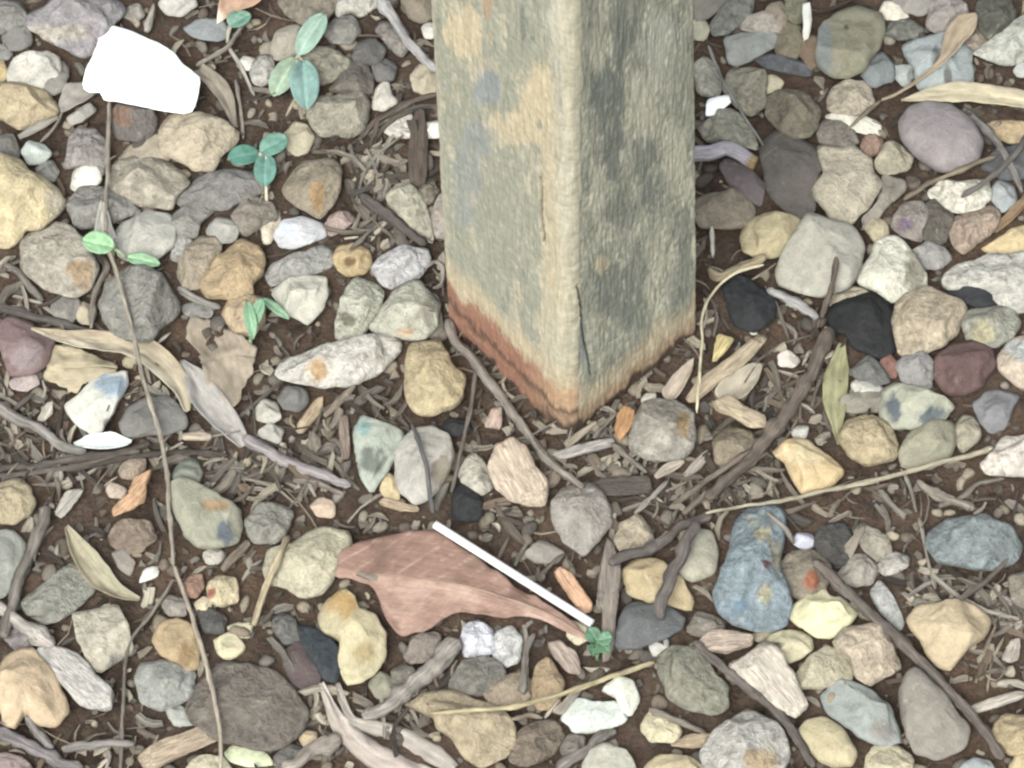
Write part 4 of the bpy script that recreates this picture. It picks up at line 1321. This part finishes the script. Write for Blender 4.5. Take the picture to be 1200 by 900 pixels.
leaf('12', '285,600 310,670 345,735 470,765 590,825 700,900', [7, 14, 22, 34, 42, 22], '#b3a89f', "narrower pale bark strip beside the wide peeled one", 'bark_strip', curl=-.45, lift=.002, color2='#9c9189')
leaf('21', '505,778 560,742 605,722', [6, 18, 6], '#a89b8d', "small tan leaf in front of the round tan grey cobble", curl=.4, lift=.003)
leaf('21', '608,772 650,735 692,690', [7, 18, 5], '#978c83', "small grey leaf between the round cobble and twig bundle", curl=.4, lift=.003)

for t, pts, c, label, kw in (
    ('01', "155,400 190,308 260,318 330,338 425,380 402,432 290,452 270,482 200,452 160,432", '#b3a385', "crinkled pale tan leaf scrap above the white blue stone", dict(wave=.005, lift=.004, ragged=.10)),
    ('01', "650,290 670,213 760,228 830,280 905,330 893,402 852,460 832,542 788,522 758,472 718,432 698,332", '#a0907e', "crumpled grey tan leaf below the orange tan stone", dict(wave=.006, lift=.003, ragged=.12, fold=.2)),
    ('00', "205,370 230,308 290,288 342,298 342,332 290,362 240,388 213,398", '#9d958e', "grey curled leaf scrap beside the paper scrap", dict(wave=.003, lift=.002, curl=.3)),
    ('00', "758,92 775,0 788,-60 900,-60 925,25 852,38 800,62", '#c99f84', "orange brown dead leaf cut by the upper edge", dict(wave=.003, lift=.004, curl=.3, spots=[(256, 25, 5, 12, '#dcd0c0')])),
    ('21', "525,482 570,420 620,368 642,345 632,410 602,470 572,507 540,502", '#b9a798', "pale pinkish leaf scrap between the post and split wood", dict(wave=.003, lift=.004, curl=.4)),
    ('21', "708,482 760,418 850,375 888,368 862,450 822,507 740,512", '#b1a491', "grey tan leaf scrap under the long split wood piece", dict(wave=.003, lift=.001, curl=.3)),
    ('01', "248,660 310,634 400,626 472,650 440,671 370,687 290,676", '#e3eaec', "thin white petal like flake near the white blue stone", dict(wave=.001, lift=.003, curl=.3)),
    ('32', "242,150 330,50 350,40 300,150 262,190", '#8c8172', "dull brown leaf scrap above the brick red spot", dict(wave=.003, lift=.001)),
):
    k += 1
    ob = sheet('petal' if 'petal' in label else 'dry_leaf', tile(t, pts), c, k, **kw)
    tag(ob, label, 'petal' if 'petal' in label else 'leaf', GL)

# the big red dead leaf: blade, raised midrib with its stalk, side veins
pts = tile('12', "272,190 290,160 340,122 410,98 480,84 580,68 640,74 700,118 800,190 900,250 1000,312 1090,372 1180,445 1090,422 1000,372 940,362 880,372 800,362 740,352 680,362 640,392 600,432 560,428 520,450 495,430 470,402 448,372 440,330 430,292 415,262 405,250 370,250 335,232 300,222")
zl = float(np.quantile([lie(x, y) for x, y in pts], .7)) + .006


def big_leaf():
    cx, cy = tile('12', "640,250")[0]
    c0 = at(cx, cy, zl)
    root = bpy.data.objects.new("dead_leaf", None)
    col.objects.link(root)
    root.location = c0
    tag(root, "big reddish brown dead leaf lying under the white stick", "leaf", GL)
    spine = spline(tile('12', "272,195 380,218 500,228 640,250 780,275 900,305 1040,365 1180,445"), 4)
    SP = np.array([at(x, y, zl)[:2] for x, y in spine])
    g = np.array([at(x, y, zl)[:2] for x, y in pts])
    P = g
    for _ in range(2):
        Q = np.roll(P, -1, 0)
        P = np.stack([P * .8 + Q * .2, P * .2 + Q * .8], 1).reshape(-1, 2)
    T = np.gradient(SP, axis=0)
    T /= np.linalg.norm(T, axis=1)[:, None]
    NR = np.stack([-T[:, 1], T[:, 0]], 1)
    Qn = np.roll(P, -1, 0)

    def hit(p, d):
        e_ = Qn - P
        w_ = P - p
        den = d[0] * e_[:, 1] - d[1] * e_[:, 0]
        den[np.abs(den) < 1e-12] = 1e-12
        s_ = (w_[:, 0] * e_[:, 1] - w_[:, 1] * e_[:, 0]) / den
        u_ = (w_[:, 0] * d[1] - w_[:, 1] * d[0]) / den
        ok = (u_ >= 0) & (u_ <= 1) & (s_ > 0)
        return min(s_[ok].max(), .06) if ok.any() else .0008
    nv = 31
    upr = np.array([hit(p, n_) for p, n_ in zip(SP, NR)])
    dnr = np.array([hit(p, -n_) for p, n_ in zip(SP, NR)])
    for ar in (upr, dnr):
        ar[:5] = np.maximum(ar[:5], [.0030, .0042, .0050, .0056, .006])
    ker = np.array([1, 2, 3, 2, 1]) / 9
    upr = np.convolve(np.pad(upr, 2, mode='edge'), ker, 'valid')
    dnr = np.convolve(np.pad(dnr, 2, mode='edge'), ker, 'valid')
    rows_, C, G = [], [], []
    S = np.concatenate([[0], np.cumsum(np.linalg.norm(np.diff(SP, axis=0), axis=1))])
    warm, rosy, pale, drk = lin('#906d60'), lin('#a68072'), lin('#c3a08f'), lin('#6b5044')
    for i in range(len(SP)):
        for j in range(nv):
            q = -1 + 2 * j / (nv - 1)
            r_ = (upr[i] if q > 0 else dnr[i]) * abs(q)
            x, y = SP[i] + NR[i] * math.copysign(r_, q)
            vein = abs(math.sin((S[i] - r_ * 1.05) * 300))
            vv = max(0, 1 - vein / .22) * (1 if abs(q) > .03 else 0)
            zz = .0022 * (abs(q) ** 1.6) * (.9 if q > 0 else -.3) + .0045 * fbm((x * 30, y * 30, 7), 2) + .0020 * max(0, abs(q) - .7) * fbm((x * 120, y * 120, 3), 2) * 4 - .0003 * vv + .002 * math.sin(S[i] * 30)
            rows_.append((x - c0[0], y - c0[1], zz))
            G.append((S[i], r_, 0))
            t_ = fbm((x * 70, y * 70, 2), 3)
            cc = warm if q > 0 else rosy
            cc = cc * (1 - .55 * vv) + pale * (.55 * vv)
            kk = min(max(t_ * 1.6, 0), .6)
            cc = cc * (1 - kk) + (drk if q > 0 else pale) * kk
            ed = max(0, abs(q) - .88) / .12
            cc = cc * (1 - .35 * ed) + drk * (.35 * ed)
            C.append(cc * (1 + .12 * fbm((x * 400, y * 400, 9), 3)))
    V, F = shell(rows_, len(SP), nv, .0005)
    take(np.array(rows_) + c0)
    link_mesh("leaf_blade", V, F, np.concatenate([C, C]), np.concatenate([G, G]), [M_LEAF], parent=root)
    mid = np.array(rows_).reshape(len(SP), nv, 3)[:, nv // 2]
    rng = random.Random(5)
    Vm, Fm, Gm = tube_mesh(mid + np.array([0, 0, .0001]), np.linspace(.0002, .0009, len(mid)), 8, rng, .8, .1)
    link_mesh("midrib", Vm, Fm, lin('#a18272'), Gm, [M_LEAF], parent=root)
    return root


big_leaf()

# ------------------------------------------------------------------ things people dropped
pp = tile('00', "348,86 375,75 420,88 480,110 520,132 562,150 620,192 640,226 702,270 706,292 690,372 670,411 600,400 540,387 470,370 400,356 368,355 350,320 320,326 288,305 300,240 320,200 345,140")
ob = sheet('paper_scrap', pp, '#ffffff', 333, lift=.007, wave=.0008, thick=.0005, ragged=.012, mats=[M_PAPER], tilt=(.03, -.05))
tag(ob, "torn scrap of clean white paper lying on the stones", "paper")
PW = lin('#f4f4fa', .80)


def recolour(o, c):
    d = o.data.color_attributes["Col"].data
    v = np.tile(np.append(c, 1.0), (len(d), 1)) if np.ndim(c) == 1 else c
    d.foreach_set("color", v.ravel())


recolour(ob, lin('#ffffff', .72))


def white_stick():
    A, B = tile('12', "628,43 1182,392")
    za, zb_ = lie(*tile('12', "640,50")[0]), lie(*tile('12', "1180,380")[0])
    a_, b_ = at(*A, max(za, zl) + .008), at(*B, max(zb_, .006) + .004)
    n_ = 40
    P = np.array([a_ + (b_ - a_) * i / n_ for i in range(n_ + 1)])
    c = P.mean(0)
    rad = 14.5 / 3 * PX
    T = (b_ - a_) / np.linalg.norm(b_ - a_)
    sd = np.cross(T, [0, 0, 1.0])
    sd /= np.linalg.norm(sd)
    u = np.cross(sd, T)
    V, F = [], []
    prof = [(0, .62)] + [(0, .94)] + [(i, 1.0) for i in range(n_ + 1)] + [(n_, .94), (n_, .62)]
    deep = 4
    prof = [(deep, .6)] + prof + [(n_ - deep, .6)]
    ns = 20
    for (i, s_) in prof:
        for q in range(ns):
            an = 2 * math.pi * q / ns
            V.append(P[i] - c + (sd * math.cos(an) + u * math.sin(an)) * rad * s_)
    for i in range(len(prof) - 1):
        for q in range(ns):
            q2 = (q + 1) % ns
            F.append((i * ns + q, i * ns + q2, (i + 1) * ns + q2, (i + 1) * ns + q))
    F.append(tuple(reversed(range(ns))))
    F.append(tuple((len(prof) - 1) * ns + q for q in range(ns)))
    o = link_mesh("white_stick", V, F, lin('#f4f4fb', .54), mats=[M_PLASTIC], loc=c)
    tag(o, "white hollow plastic stick lying along the red dead leaf", "stick")


white_stick()
ob = rock('plastic_flake', tile('20', "688,402 693,350 760,335 768,357 712,398"), '#ffffff', {'spots': [], 'h': .3, 'z': .004}, 71, mats=[M_PLASTIC])
recolour(ob, lin('#f4f5fb', .8))
tag(ob, "small white plastic flake beside the post above the lilac root", "plastic")
ob = rock('white_sliver', tile('30', "120,25 148,22 150,80 138,140 120,140 128,80"), '#dcd8ce', {'spots': [], 'h': .5, 'z': .004}, 72, mats=[M_PAPER])
tag(ob, "upright white sliver between mossy and rusty stones near the upper edge", "sliver")

# ------------------------------------------------------------------ green seedlings
GG = "green seedlings among the stones"


def seedling(label, t, base, leaves, stem_col='#a9a58a', lift=.004):
    """leaves: (base x,y, tip x,y, half width in tile pixels, colour, rise)."""
    global k
    k += 1
    (bx, by), = tile(t, base)
    c0 = at(bx, by, 0.0)
    root = bpy.data.objects.new("seedling", None)
    col.objects.link(root)
    root.location = c0
    tag(root, label, "seedling", GG)
    for j, (p0, p1, hw, c, rise) in enumerate(leaves):
        (x0, y0), (x1, y1) = tile(t, p0)[0], tile(t, p1)[0]
        zz = max(lie(x0, y0), lie(x1, y1), lie((x0 + x1) / 2, (y0 + y1) / 2)) + lift
        a_, b_ = at(x0, y0, zz), at(x1, y1, zz + rise)
        # stem piece from the ground to the leaf
        if j == 0:
            path = [c0, c0 + (a_ - c0) * np.array([.4, .4, .75]), a_]
        else:
            path = [c0 + (a0 - c0) * np.array([.4, .4, .75]), (c0 + (a0 - c0) * np.array([.7, .7, .9]) + a_) / 2, a_]
        if j == 0:
            a0 = a_
        S_ = spline(np.array(path), .002)
        Vs, Fs, Gs = tube_mesh(S_ - c0, np.linspace(.0011, .0007, len(S_)), 8, random.Random(k), 1, .06)
        link_mesh("stem", Vs, Fs, lin(stem_col), Gs, [M_GREEN], parent=root)
        L = np.linalg.norm(b_ - a_)
        T = (b_ - a_) / L
        sd = np.cross(T, [0, 0, 1.0])
        sd /= np.linalg.norm(sd)
        u = np.cross(sd, T)
        nu, nv = 22, 13
        g_, C, G = [], [], []
        base_c = lin(c)
        h = hw / 3 * PX
        for i in range(nu):
            s_ = i / (nu - 1)
            wd = 1.06 * h * max(.05, 1 - abs(2 * s_ - 1) ** 2.4) ** .62
            for q_ in range(nv):
                q = -1 + 2 * q_ / (nv - 1)
                up_ = .16 * h * abs(q) + .10 * L * math.sin(math.pi * s_) * .6 - .06 * h * max(0, 1 - abs(q) / .18) + .0004 * fbm((s_ * 5, q * 2, k + j * 3.1), 2)
                g_.append(a_ + T * (L * s_) + sd * (q * wd) + u * up_ - c0)
                vein = max(0, 1 - abs(q) / .13)
                sv_ = max(0, 1 - abs(math.sin((s_ * 6 - abs(q) * 1.1) * math.pi)) / .2) * .18
                pl = 1.5 * fbm((s_ * 3 + k, q * 2, j * 2.2), 3)
                cc = base_c * (1 + .22 * pl) * (1 + .35 * vein + sv_)
                C.append(cc)
                G.append((L * s_, q * wd, 0))
        V, F = shell(g_, nu, nv, .0003)
        lf = link_mesh("leaf", V, F, np.concatenate([C, C]), np.concatenate([G, G]), [M_GREEN], parent=root)
    return root


seedling("seedling of three grey green oval leaves above the large tan grey stone", '10', "150,215",
         [("150,195", "240,50", 40, '#8aa898', .004), ("138,205", "62,338", 42, '#9ab096', .002), ("165,215", "178,383", 50, '#7a9f98', .003)])
seedling("seedling of three teal leaves on a pale stem beside the flat grey slab", '00', "938,740",
         [("935,545", "930,655", 38, '#5f8f82', .001), ("910,540", "803,560", 40, '#4f8676', .002), ("915,535", "1010,485", 40, '#5a8c7c', .002)], '#c9bda4')
seedling("pair of bright green seed leaves on the long stem above the boulder", '00', "400,905",
         [("400,870", "290,845", 42, '#8fbf8c', .003), ("445,905", "562,930", 24, '#86b184', .002)], '#9fae86')
seedling("green seedling beside the orange dead leaf at the upper edge", '00', "800,150",
         [("805,88", "882,52", 30, '#5e8a76', .003), ("815,95", "830,40", 24, '#6a907e', .002)], '#a9a08e')
seedling("tiny seedling of narrow green blades by the orange tan rounded stone", '11', "-20,330",
         [("-15,255", "22,150", 22, '#689872', .006), ("22,150", "115,222", 16, '#7ea582', .002), ("-10,290", "-30,160", 20, '#74a07a', .004)], '#8aa67e')
seedling("small dark green clover sprout at the tip of the white stick", '22', "300,520",
         [("300,455", "268,410", 27, '#4f7d5c', .002), ("305,452", "352,440", 25, '#5e8a68', .002), ("302,460", "340,492", 22, '#55825f', .001), ("298,462", "285,505", 23, '#4f7b59', .001)], '#6b8f63')

# ------------------------------------------------------------------ what nobody could count: grit, crumbs of bark, fibres
LITTER = [(330, 500, 170, 70), (770, 530, 130, 80), (180, 560, 240, 90), (700, 570, 260, 60), (120, 480, 200, 60), (430, 200, 90, 130), (80, 380, 130, 60), (1130, 720, 80, 70), (480, 830, 200, 60), (880, 470, 90, 90)]


def littered(n, rng):
    out = []
    for _ in range(n):
        cx, cy, rx, ry = rng.choice(LITTER)
        out.append(tuple(at(cx + rng.gauss(0, .5) * rx, cy + rng.gauss(0, .5) * ry)[:2]))
    return out


def in_view_mask(n, rng, spread_x=.33, spread_y=.31):
    if spread_x == 0:
        return littered(n, rng)
    return [(rng.uniform(-spread_x, spread_x), rng.uniform(-spread_y, spread_y)) for _ in range(n)]


def ico():
    t = (1 + 5 ** .5) / 2
    v = np.array([(-1, t, 0), (1, t, 0), (-1, -t, 0), (1, -t, 0), (0, -1, t), (0, 1, t), (0, -1, -t), (0, 1, -t), (t, 0, -1), (t, 0, 1), (-t, 0, -1), (-t, 0, 1)])
    v /= np.linalg.norm(v[0])
    f = [(0, 11, 5), (0, 5, 1), (0, 1, 7), (0, 7, 10), (0, 10, 11), (1, 5, 9), (5, 11, 4), (11, 10, 2), (10, 7, 6), (7, 1, 8), (3, 9, 4), (3, 4, 2), (3, 2, 6), (3, 6, 8), (3, 8, 9), (4, 9, 5), (2, 4, 11), (6, 2, 10), (8, 6, 7), (9, 8, 1)]
    # one subdivision
    cache, vs, fs = {}, list(v), []

    def mid(a_, b_):
        key = (min(a_, b_), max(a_, b_))
        if key not in cache:
            m_ = vs[a_] + vs[b_]
            vs.append(m_ / np.linalg.norm(m_))
            cache[key] = len(vs) - 1
        return cache[key]
    for a_, b_, c_ in f:
        ab, bc, ca = mid(a_, b_), mid(b_, c_), mid(c_, a_)
        fs += [(a_, ab, ca), (b_, bc, ab), (c_, ca, bc), (ab, bc, ca)]
    return np.array(vs), fs


IV, IF = ico()


def grit(name, count, lo, hi, palette, seed, label, xs=.33, ys=.31, hole=None, power=2.2, pts=()):
    rng = random.Random(seed)
    nr = np.random.RandomState(seed)
    V, F, C = [], [], []
    k_ = 0
    for x, y in in_view_mask(count, rng, xs, ys) + list(pts):
        if hole and abs(x) < hole[0] and abs(y) < hole[1] and (x, y) not in pts:
            continue
        s = lo + (hi - lo) * rng.random() ** power
        dirs = nr.normal(size=(5, 3))
        dirs /= np.linalg.norm(dirs, axis=1)[:, None]
        U = IV.copy()
        for d_ in dirs:
            pr = U @ d_
            U -= (np.clip(pr - rng.uniform(.55, .85), 0, None))[:, None] * d_
        a_ = rng.uniform(0, 6.28)
        ax_ = np.array([rng.uniform(.75, 1.35), rng.uniform(.6, 1.0), rng.uniform(.4, .7)]) * s
        U = U * ax_
        ca, sa = math.cos(a_), math.sin(a_)
        W = np.stack([U[:, 0] * ca - U[:, 1] * sa + x, U[:, 0] * sa + U[:, 1] * ca + y, U[:, 2] + max(soil_z(x, y), -.004) + s * rng.uniform(.05, .4)], 1)
        V.append(W)
        F += [(q[0] + k_, q[1] + k_, q[2] + k_) for q in IF]
        c = lin(rng.choice(palette)) * rng.uniform(.75, 1.2)
        C.append(np.tile(c, (len(W), 1)))
        k_ += len(W)
    o = link_mesh(name, np.concatenate(V), F, np.concatenate(C), mats=[M_CRUMB], smooth=True)
    tag(o, label, None, kind='stuff')
    return o


PAL = ['#8d857b', '#a79a86', '#b9a98c', '#77726d', '#9c8b74', '#c9bda6', '#6d6159', '#a08873', '#8c7f78', '#5d5650', '#bcae98', '#94815f']
PALD = ['#7d756c', '#8d8374', '#6d6159', '#857667', '#5d5650', '#978a78', '#746b62', '#a59780', '#6a5d52']
grit('fine_gravel', 2200, .0008, .0036, PALD, 11, "fine gravel and grit filling the gaps between the stones")
grit('small_gravel', 950, .0022, .0058, PALD, 13, "small gravel packed between the larger stones", power=1.5)
rg = random.Random(77)
behind = {tuple(at(rg.uniform(556, 790), rg.uniform(-80, 215))[:2]) for _ in range(150)}   # the ground behind the post
grit('gravel_bed', 5200, .004, .018, PAL, 12, "gravel going on beyond the stones in view", .72, .66, (.287, .262), 1.0, behind)


def mulch(name, count, seed, label, lmin, lmax, wmin, wmax, palette, xs=.33, ys=.31, zl_=.004, tiltmax=.35, flat=None):
    rng = random.Random(seed)
    V, F, C, G = [], [], [], []
    k_ = 0
    for x, y in in_view_mask(count, rng, xs, ys):
        L = lmin + (lmax - lmin) * rng.random() ** 2.2
        w = rng.uniform(wmin, wmax)
        h = w * (flat or rng.uniform(.25, .6))
        a_ = rng.uniform(0, 6.28)
        if any((int(math.floor((x + f_ * L * math.cos(a_)) / .002)), int(math.floor((y + f_ * L * math.sin(a_)) / .002))) in TAKEN for f_ in (-.42, 0, .42)) and rng.random() < (.97 if L < .02 else .85):
            continue
        ti = rng.uniform(-tiltmax, tiltmax)
        bend = rng.uniform(-.18, .18) * L
        z0 = max(soil_z(x, y), -.003) + rng.uniform(0, zl_) + abs(math.sin(ti)) * L * .3
        c = lin(rng.choice(palette)) * rng.uniform(.6, 1.0)
        n_ = 4
        sk = rng.uniform(-.7, .7)
        ca, sa = math.cos(a_), math.sin(a_)
        for i in range(n_):
            s = -.5 + i / (n_ - 1)
            ww = w * (1 - rng.uniform(.05, .6) * (abs(s) * 2) ** 2) * rng.uniform(.7, 1.15)
            by = bend * (s * s * 4 - .5)
            for (qx, qz) in ((-1, -.6), (1, -.7), (.8, .8), (-.7, 1)):
                lx, ly, lz = s * L * (1 + qx * w / L * sk), by + qx * ww * .5, qz * h * .5 + s * L * math.sin(ti)
                V.append((x + lx * ca - ly * sa, y + lx * sa + ly * ca, z0 + lz))
                G.append((s * L + x, qx * w * .5 + y, qz * h))
                C.append(c)
        for i in range(n_ - 1):
            for q in range(4):
                q2 = (q + 1) % 4
                F.append((k_ + i * 4 + q, k_ + i * 4 + q2, k_ + i * 4 + 4 + q2, k_ + i * 4 + 4 + q))
        F.append((k_ + 3, k_ + 2, k_ + 1, k_))
        F.append(tuple(k_ + (n_ - 1) * 4 + q for q in range(4)))
        k_ += n_ * 4
    o = link_mesh(name, V, F, C, G, [M_WOOD], smooth=False)
    tag(o, label, None, kind='stuff')


BR = ['#665b52', '#776b61', '#897d72', '#564b43', '#9b8e80', '#b3a591', '#706862', '#90887f', '#4b433d', '#bfb29f', '#7f6c5c']
mulch('bark_mulch', 5200, 21, "crumbs of bark and rotted wood between the stones", .003, .016, .0012, .0038, BR)
mulch('plant_fibres', 1500, 22, "thin dry plant fibres strewn over the soil", .008, .034, .0004, .0011, ['#9a8b7b', '#7a6b60', '#b5a58f', '#5f534b', '#8b7d70'], zl_=.006)
mulch('leaf_litter', 1200, 24, "broken bits of dry leaf between the stones", .005, .016, .003, .0065, ['#a89a88', '#8d8074', '#b8aa96', '#9b8f86', '#7a6c60', '#c4b8a4'], zl_=.003, flat=.14)
mulch('twig_litter', 700, 25, "broken twigs and bark shreds heaped between the stones", .012, .050, .0011, .0032, ['#6f645b', '#857a70', '#5a5049', '#9c9186', '#776b5f', '#aca294'], 0, 0, zl_=.003, flat=.6, tiltmax=.2)
mulch('bark_shreds', 1500, 26, "small bark shreds and dry leaf bits in the littered patches", .006, .026, .002, .0065, BR, 0, 0, zl_=.002, flat=.25)
mulch('outer_mulch', 2600, 23, "bark and twigs going on beyond the stones in view", .004, .03, .001, .005, BR, .75, .65)
